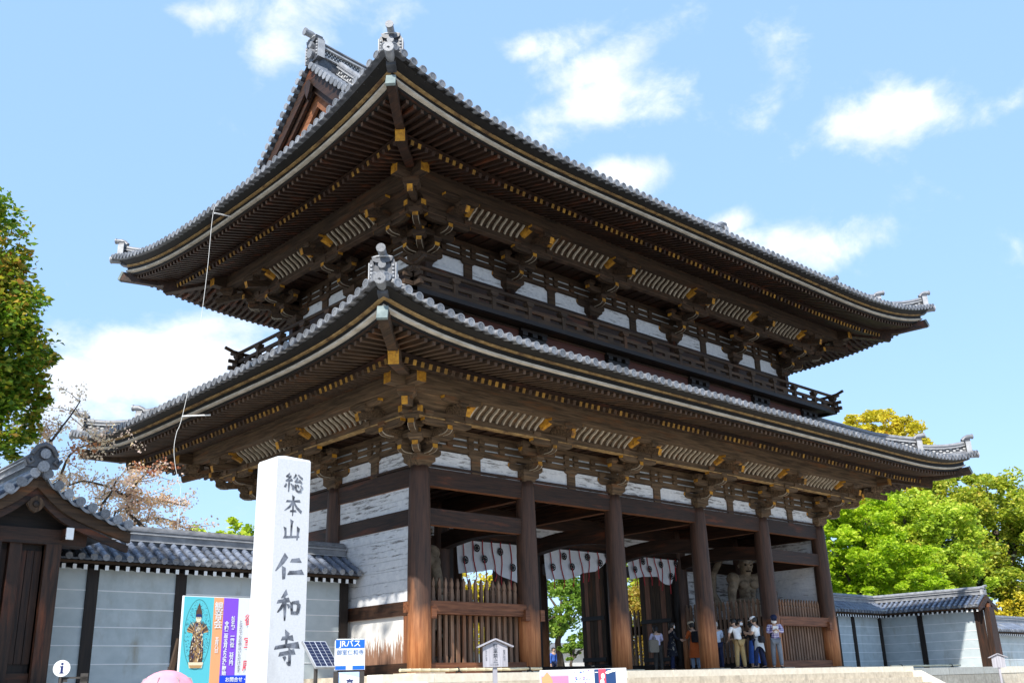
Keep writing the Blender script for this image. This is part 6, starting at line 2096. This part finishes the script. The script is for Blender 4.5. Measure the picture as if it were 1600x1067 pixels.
print_('pink_poster', -.68, -.225, -.9, -.115, 'print_pale', 1); print_('pink_print', -.665, -.235, -.9, -.2, 'print_pink', 3)
b = MB(); b.add([(x, -.006, z) for x, z in ((-.60, -.9), (-.665, -.22), (-.63, -.20), (-.572, -.135), (-.52, -.20), (-.49, -.26), (-.46, -.9))], [tuple(range(7))], 'print_wood', X=Xp); b.build('pink_print', PO)
print_('white_poster', -.215, .17, -.9, -.115, 'sign_white', 1)
b = MB(); rs = random.Random(9)
for i in range(260):
    x, z, q = rs.uniform(-.14, .10), rs.uniform(-.62, -.13), rs.uniform(.006, .016)
    b.add([(x + q * math.cos(a + i), -.005 - i * 4e-6, z + q * math.sin(a + i)) for a in (0, 1.57, 3.14, 4.71)], [(0, 1, 2, 3)], rs.choice(['pale_blue', 'sign_blue', 'print_pale', 'lavender', 'purple', 'sign_white']), X=Xp)
b.build('flower_print', PO)
print_('navy_poster', .18, .52, -.9, -.115, 'print_navy', 1); print_('red_band', .25, .36, -.9, -.112, 'print_red', 3)
b = MB()
for (x, z, rx, rzz) in ((.315, -.22, .03, .045), (.30, -.31, .034, .05), (.34, -.37, .028, .04), (.42, -.155, .05, .02), (.48, -.14, .045, .022), (.39, -.17, .035, .018), (.215, -.16, .03, .007)):
    b.add([(x + rx * math.cos(a), -.0085 - .001 * rx - x * .001, z + rzz * math.sin(a)) for a in [2 * PI * i / 12 for i in range(12)]], [tuple(range(11, -1, -1))], 'sign_white', X=Xp)
b.build('white_print', PO)


# --- bamboo rails
def bamboo_rail(label, p, q, sup):
    t = thing('bamboo_rail', label, 'bamboo pole', ((p[0] + q[0]) / 2, p[1], p[2] - .09), 0, 'bamboo rails')
    p, q = Vector(p), Vector(q)
    n = int((q - p).length / .28)
    pts, rad = [], []
    for i in range(n):
        a = p.lerp(q, i / n)
        pts += [a + Vector((.0, 0, .004 * math.sin(i))), a + Vector((.012, 0, .004 * math.sin(i))), a + Vector((.024, 0, .004 * math.sin(i)))]; rad += [.036, .043, .036]
    pts.append(q); rad.append(.035)
    b = MB(); b.tube(pts, rad, 'bamboo', 10); b.build('pole', t)
    for f in sup:
        c = p.lerp(q, f)
        b = MB()
        b.bar(c + Vector((-.10, -.06, -.088)), c + Vector((.05, .05, .05)), .03, .03, 'wood_black_x'); b.bar(c + Vector((.10, -.06, -.088)), c + Vector((-.05, .05, .05)), .03, .03, 'wood_black_x')
        b.tube([c + Vector((.0, math.cos(a) * .05, math.sin(a) * .05)) for a in [2 * PI * i / 10 for i in range(11)]], .018, 'black', 6)
        b.build('trestle', t)


bamboo_rail('long bamboo rail lying along the platform edge below the left picket fence', (-1.6, -1.35, .09), (2.9, -1.35, .09), (.38, .9))
bamboo_rail('bamboo rail lying on the stone terrace in front of the right plaster wall', (22.3, -.72, .03), (28.3, -.72, .03), (.14, .86))

# --- lightning conductor: two rods and the hanging cable
LC = thing('lightning_cable', 'thin pale cable hanging from the upper eave past two white rods at the left side', 'cable', (-4.6, 3.9, 4.0))
b = MB(); b.tube([(-4.36, 3.92, 12.70), (-3.62, 4.06, 12.84)], .022, 'paint_white', 8); b.build('rod', LC)
b = MB(); b.tube([(-4.86, 3.88, 6.63), (-4.18, 3.64, 6.72)], .022, 'paint_white', 8); b.build('rod', LC)
def smooth(P, n=6):
    P = [Vector(p) for p in P]; out = []
    for i in range(len(P) - 1):
        a, p, q, c = P[max(0, i - 1)], P[i], P[i + 1], P[min(len(P) - 1, i + 2)]
        for k in range(n):
            t = k / n
            out.append(.5 * ((2 * p) + (q - a) * t + (2 * a - 5 * p + 4 * q - c) * t * t + (3 * p - a - 3 * q + c) * t ** 3))
    return out + [P[-1]]


b = MB(); b.tube(smooth([(-4.2, 3.95, 13.1), (-4.40, 3.92, 12.70), (-4.46, 3.90, 10.8), (-4.60, 3.88, 8.6), (-4.86, 3.86, 6.63), (-5.0, 3.82, 6.15), (-5.05, 3.78, 5.7), (-4.99, 3.72, 5.2), (-4.86, 3.66, 4.75)]), .0065, 'cable', 6); b.build('cable', LC)
b = MB(); b.tube([(-4.84, 3.66, 4.75), (-4.86, 3.62, 3.9), (-4.9, 3.5, 3.4)], .005, 'cable', 5); b.build('thin_wire', LC)


# ================================================================== trees
def leaf_cloud(blobs, n, size, mat, seed, squash=.8, clump=.42, per=70):
    """leaf-sized faces in clumps spread over the shells of a few overlapping lobes"""
    g = np.random.default_rng(seed)
    blobs = [(np.array(c, float), r, h) for c, r, h in blobs]
    wts = np.array([r * r * .6 + r * h for _, r, h in blobs]); wts /= wts.sum()
    V = []
    ncl = max(6, n // per)
    C_ = []
    for c, r, h in [blobs[i] for i in g.choice(len(blobs), ncl, p=wts)]:
        d_ = g.normal(size=3); d_ /= np.linalg.norm(d_)
        q = g.uniform(.45, 1.0) ** .5
        C_.append((c + d_ * np.array([r, r, h]) * q, clump * min(r, h) * g.uniform(.35, 1.0)))
    cen = np.array([c for c, _ in C_]); rad = np.array([q for _, q in C_])
    idx = np.repeat(np.arange(ncl), per)
    dv = g.normal(size=(len(idx), 3)); dv /= np.linalg.norm(dv, axis=1)[:, None]
    P = cen[idx] + dv * (g.uniform(0, 1, len(idx)) ** .45 * rad[idx] * 1.12)[:, None] * np.array([1, 1, squash])
    N_ = len(P)
    a = g.normal(size=(N_, 3)); a /= np.linalg.norm(a, axis=1)[:, None]
    a[:, 2] *= .6
    nrm = g.normal(size=(N_, 3)) + np.array([0, 0, .9])
    t = np.cross(a, nrm); t /= np.linalg.norm(t, axis=1)[:, None] + 1e-9
    s_ = size * g.uniform(.6, 1.35, N_)[:, None]
    bend = nrm / np.linalg.norm(nrm, axis=1)[:, None] * s_ * .18
    v = np.stack([P - a * s_ * .62, P - t * s_ * .30 + bend, P + a * s_ * .62, P + t * s_ * .30 + bend], 1).reshape(-1, 3)
    me = bpy.data.meshes.new('crown')
    me.vertices.add(len(v)); me.vertices.foreach_set('co', v.astype(np.float32).ravel())
    me.loops.add(N_ * 4); me.loops.foreach_set('vertex_index', np.arange(N_ * 4, dtype=np.int32))
    me.polygons.add(N_); me.polygons.foreach_set('loop_start', np.arange(0, N_ * 4, 4, dtype=np.int32))
    try: me.polygons.foreach_set('loop_total', np.full(N_, 4, dtype=np.int32))
    except Exception: pass
    me.update(calc_edges=True); me.validate()
    me.materials.append(M[mat])
    return me, cen


def tree(name, label, cat, base, blobs, n, size, mat, tr=.25, seed=1, group=None, limbs=7, trunk_top=None, **kw):
    t = thing(name, label, cat, base, 0, group)
    X0 = WM[t.name]
    me, cen = leaf_cloud(blobs, n, size, mat, seed, **kw)
    me.transform(X0.inverted())
    ob('crown', me, t, X0)
    g = random.Random(seed)
    bc = Vector(base)
    top = Vector(trunk_top) if trunk_top else Vector(sum((np.array(c) * r for c, r, h in blobs), np.zeros(3)) / sum(r for _, r, _ in blobs))
    b = MB()
    mid = bc.lerp(top, .5) + Vector((g.uniform(-.3, .3), g.uniform(-.3, .3), 0))
    b.tube([bc, bc.lerp(mid, .5) + Vector((.05, .05, 0)), mid, mid.lerp(top, .5), top], [tr * 1.3, tr, tr * .8, tr * .6, tr * .3], 'bark', 10)
    for k in range(limbs):
        e = Vector(cen[g.randrange(len(cen))])
        s0 = mid.lerp(top, g.uniform(0, .9))
        m_ = s0.lerp(e, .5) + Vector((g.uniform(-.2, .2), g.uniform(-.2, .2), .2))
        b.tube([s0, m_, e], [tr * .42, tr * .24, tr * .06], 'bark', 7)
    b.build('trunk', t)
    return t


PG = -.06
TG = 'trees behind the gate and walls'
tree('maple_tree', 'bright fresh green maple just right of the end column', 'tree', (38.6, 9.2, PG), [((38.35, 8.9, 6.37), 2.97, 2.77), ((39.32, 7.06, 5.16), 2.37, 2.17), ((37.81, 9.87, 7.36), 1.7, 2.18), ((39.64, 8.63, 8.6), 2.02, 1.62), ((38.64, 6.17, 3.83), 2.33, 1.3), ((38.2, 9.3, 3.6), 2.4, 1.6)], 56000, .21, 'leaf_maple', .3, 3, TG, squash=.45, clump=.34, per=150)
tree('camphor_tree', 'mid green round tree behind the maple with mixed light leaves', 'tree', (45.8, 8.6, PG), [((46.34, 8.62, 7.44), 3.74, 3.3), ((45.82, 9.72, 9.4), 2.65, 1.9), ((44.07, 6.38, 4.78), 2.5, 2.3), ((46.33, 6.22, 7.16), 2.0, 2.6), ((45, 8.5, 4.0), 3, 2.2)], 52000, .23, 'leaf_mixed', .4, 5, TG, clump=.29, per=200)
tree('evergreen_oak', 'large dark olive tree rising at the right edge', 'tree', (56, 8, PG), [((56.3, 8.29, 10.4), 3.9, 3.0), ((54.9, 6.39, 7.36), 3.0, 3.6), ((56.68, 10.0, 11.9), 3.05, 1.7), ((52.51, 6.99, 4.41), 2.6, 2.4), ((58.2, 6.0, 8.6), 3.2, 3.2), ((56, 5.0, 5.0), 3.2, 2.6)], 60000, .25, 'leaf_olive', .45, 8, TG, clump=.29, per=210)
tree('golden_tree', 'tall yellow leaved tree top showing above the right end of the lower roof', 'tree', (58.9, 17.5, PG), [((59.0, 17.0, 18.2), 3.1, 1.7), ((58.0, 18.6, 17.0), 3.2, 1.9), ((59.4, 15.6, 16.6), 3.0, 2.0), ((59, 17, 13), 3.6, 3)], 44000, .26, 'leaf_yellow', .4, 9, TG, clump=.36, per=150)
tree('evergreen_oak', 'evergreen mass coloured dark as shade in the gaps behind the maple and round tree', 'tree', (47, 13, PG), [((44.5, 13.0, 6.0), 3.6, 3.4), ((47.5, 12.0, 5.0), 3.6, 3.4), ((51, 11.5, 6.5), 3.8, 4.4), ((55.5, 11.5, 8), 4, 4), ((42.2, 13.5, 3.6), 2.6, 2.4)], 30000, .32, 'leaf_shadow', .4, 41, TG)
tree('yellow_shrub', 'low yellow green shrub above the far wall at the right edge', 'shrub', (50.8, 5.6, PG), [((51.0, 5.0, 2.8), 2.2, 1.5), ((50.2, 6.4, 2.2), 1.6, 1.2), ((52.6, 3.6, 2.6), 2.2, 1.5)], 12000, .2, 'leaf_yellow', .12, 10, TG)
tree('camphor_tree', 'big leafy tree with reddish young leaves at the left edge', 'tree', (-11.2, 6.8, PG), [((-9.95, 6.44, 10.9), 1.4, 1.6), ((-9.2, 6.23, 9.5), 1.2, 1.4), ((-9.6, 6.38, 8.2), 1.9, 1.9), ((-8.55, 6.09, 7.9), 1.0, 1.1), ((-8.5, 6.16, 6.7), .95, .9), ((-9.2, 6.3, 6.1), 1.4, 1.0), ((-10.2, 6.41, 6.4), 1.6, 1.4), ((-11.4, 6.6, 9.2), 2.4, 3.4), ((-12.6, 7.0, 7), 2.2, 2.2)], 52000, .17, 'leaf_camphor_dark', .35, 12, TG)
tree('small_tree', 'small yellow green tree behind the plaster wall left of the stone pillar', 'tree', (5.1, 20.3, PG), [((5.01, 20.11, 6.3), 1.3, .75), ((4.2, 20.6, 5.6), 1.1, .8), ((5.8, 19.8, 5.4), 1.2, .9)], 2600, .26, 'leaf_mixed', .16, 13, TG)
# greenery of the precinct, seen through the doorways
tree('pine_tree', 'light green pine seen through the middle doorway', 'tree', (26.8, 21.4, PG), [((26.2, 20.9, 4.2), 2.3, 1.5), ((25.4, 19.8, 2.2), 1.6, .6), ((27.6, 21.6, 5.6), 2.2, 1.2), ((24.6, 19.6, 3.2), 1.3, .7)], 13000, .2, 'leaf_pine', .22, 14, TG)
tree('maple_tree', 'bright green maple seen through the left doorway over the pickets', 'tree', (23.4, 24.4, PG), [((23.65, 24.19, 5.8), 2.7, 1.8), ((22.4, 24.8, 4.0), 2.0, 1.5), ((21.0, 22.5, 3.0), 2.2, 2.0), ((24.6, 24.0, 7.6), 2.2, 1.5)], 14000, .22, 'leaf_yellow', .25, 15, TG)
tree('golden_tree', 'yellow brown tree seen through the right doorway', 'tree', (37.3, 24.8, PG), [((37.24, 24.58, 3.0), 2.2, 1.6), ((38.6, 25.6, 4.6), 2.2, 1.4), ((36.0, 24.0, 2.0), 1.6, 1.4)], 9000, .22, 'leaf_gold', .2, 16, TG)
tree('evergreen_oak', 'dark evergreen high behind the precinct beyond the right doorway', 'tree', (44, 30, PG), [((43.4, 29.4, 7.4), 2.6, 2.4), ((46, 31, 6), 3, 3)], 7000, .28, 'leaf_olive', .3, 17, TG)
tree('maple_tree', 'low red stemmed garden maple in the middle doorway', 'tree', (24.4, 18.2, PG), [((24.2, 18.0, 1.3), .9, .5), ((24.9, 18.4, 1.8), .8, .5)], 1800, .16, 'leaf_pine', .1, 18, TG)

# added unseen tree, crown lobes placed to shade the wall and small gate
tree('added_shade_tree', 'tall unseen tree added outside the left edge to shade the wall and small gate', 'tree', (-21.5, -7.2, GZ), [((-24.2, -6.2, 19.3), 1.9, 1.2), ((-21.4, -6.1, 19.2), 1.9, 1.1), ((-18.6, -6.0, 19.1), 1.7, 1.0), ((-16.6, -5.9, 19.0), 1.5, .9), ((-20.6, -6.0, 14.6), 2.2, 2.4), ((-22.5, -6.4, 16.5), 2, 2)], 9000, .26, 'leaf_pine', .3, 21, None, clump=.6)

# --- nearly leafless cherry with sparse blossom
CH = thing('cherry_tree', 'sparse pink cherry tree behind the wall between small gate and great gate', 'tree', (-4.2, 6.6, PG), 0, TG)
gr = random.Random(31)
b = MB(); twig_pts = []
LIMBS = [
    [ (-4.09, 6.73, 3.69), (-4.77, 7.02, 4.56), (-4.75, 7.01, 4.79), (-5.04, 6.91, 5.02), (-5.6, 6.91, 5.21), (-6.13, 7.0, 5.27), (-6.46, 7.12, 5.11) ],
    [ (-4.75, 7.01, 4.79), (-4.34, 7.05, 4.95), (-3.97, 7.0, 5.01), (-3.67, 6.98, 4.95), (-3.13, 6.96, 4.88) ],
    [ (-4.87, 7.06, 4.93), (-4.82, 6.71, 5.19), (-4.78, 6.26, 5.42), (-4.64, 5.88, 5.59) ],
    [ (-5.18, 7.18, 3.93), (-5.5, 7.09, 4.59), (-5.37, 6.82, 5.02), (-5.34, 6.7, 5.31) ],
    [ (-4.78, 7.02, 3.76), (-4.43, 7.09, 4.31), (-3.73, 7.01, 4.47), (-3.26, 6.91, 4.28), (-2.86, 6.83, 4.15) ],
    [ (-5.41, 7.48, 3.86), (-6.4, 7.84, 4.7), (-6.96, 8.02, 5.64), (-6.74, 7.95, 6.47), (-6.32, 7.91, 7.26), (-6.08, 7.94, 7.76) ],
    [ (-6.74, 7.95, 6.47), (-7.16, 8.08, 6.8), (-7.56, 8.2, 6.94) ],
    [ (-6.46, 7.86, 5.23), (-6.31, 7.59, 6.1), (-5.86, 7.01, 6.41), (-5.72, 6.74, 6.56) ],
    [ (-4.75, 7.01, 4.79), (-5.21, 6.87, 4.41), (-4.66, 6.54, 4.01) ],
]
base = Vector((-4.4, 6.7, PG))
b.tube([base, (-4.35, 6.7, 1.4), (-4.4, 6.7, 2.5)], [.2, .16, .13], 'bark', 10)
for k, L in enumerate(LIMBS):
    P = [Vector(p) for p in L]
    if k in (0, 3, 4, 5): P = [Vector((-4.4, 6.7, 2.45))] + P
    n = len(P)
    r0 = .07 if k in (0, 3, 5) else .045
    b.tube(smooth(P, 4), [r0 * (1 - .8 * i / ((n - 1) * 4)) for i in range((n - 1) * 4 + 1)], 'bark', 6)
    for i in range(2 if k in (0, 3, 5) else 1, n):
        for q in range(5):
            s0 = P[i - 1].lerp(P[i], gr.random())
            d_ = Vector((gr.gauss(0, .55), gr.gauss(0, .4), gr.gauss(.12, .38)))
            if k in (1, 2, 4): d_.z = d_.z * .5 - .05
            e = s0 + d_ * .75
            m_ = s0.lerp(e, .5) + Vector((gr.gauss(0, .05), gr.gauss(0, .05), gr.gauss(0, .05)))
            b.tube([s0, m_, e], [.013, .009, .004], 'bark', 5)
            for t in (.3, .5, .7, .85, 1.0): twig_pts.append(s0.lerp(e, t))
b.build('trunk', CH)


def sprays(pts, per, spread, size, mat, seed, name):
    g = np.random.default_rng(seed)
    P = np.repeat(np.array([tuple(p) for p in pts]), per, 0)
    P = P + g.normal(size=P.shape) * spread
    b_ = len(P)
    a = g.normal(size=(b_, 3)); a /= np.linalg.norm(a, axis=1)[:, None]
    t = np.cross(a, g.normal(size=(b_, 3))); t /= np.linalg.norm(t, axis=1)[:, None]
    s_ = size * g.uniform(.5, 1.3, b_)[:, None]
    v = np.stack([P - a * s_ * .5, P - t * s_ * .4, P + a * s_ * .5, P + t * s_ * .4], 1).reshape(-1, 3)
    me = bpy.data.meshes.new(name)
    me.from_pydata([tuple(x) for x in v], [], [tuple(range(4 * i, 4 * i + 4)) for i in range(b_)])
    me.materials.append(M[mat]); return me


sel = [p for p in twig_pts if gr.random() < .85]
me = sprays(sel, 12, .09, .08, 'cherry_bloom', 4, 'crown'); me.transform(WM[CH.name].inverted()); ob('crown', me, CH, WM[CH.name])
# rusty young leaves on two sprigs in front of the eave
sp = []
for (c, L) in (((-4.64, 5.88, 5.61), .75), ((-6.5, 6.6, 6.06), .45)):
    for i in range(13): sp.append(Vector(c) + Vector((gr.gauss(0, .42) * L, gr.gauss(0, .2), gr.gauss(0, .13))))
me = sprays(sp, 9, .06, .085, 'leaf_red', 6, 'young_leaves'); me.transform(WM[CH.name].inverted()); ob('young_leaves', me, CH, WM[CH.name])

# --- precinct details beyond the doorways
HALL = thing('garden_wall', 'pale tiled garden wall far behind the middle doorway', 'wall', (30, 30, PG))
b = MB(); b.box((18, 30, PG), (52, 30.5, 2.0), 'wall_line'); b.build('wall_face', HALL)
b = MB(); b.prism([(-.6, 2.0), (.6, 2.0), (0, 2.5)], 18, 52, 'tile', X=Matrix.Translation((0, 30.25, 0)) @ Matrix(((0, 1, 0, 0), (1, 0, 0, 0), (0, 0, 1, 0), (0, 0, 0, 1)))); b.build('wall_roof', HALL)
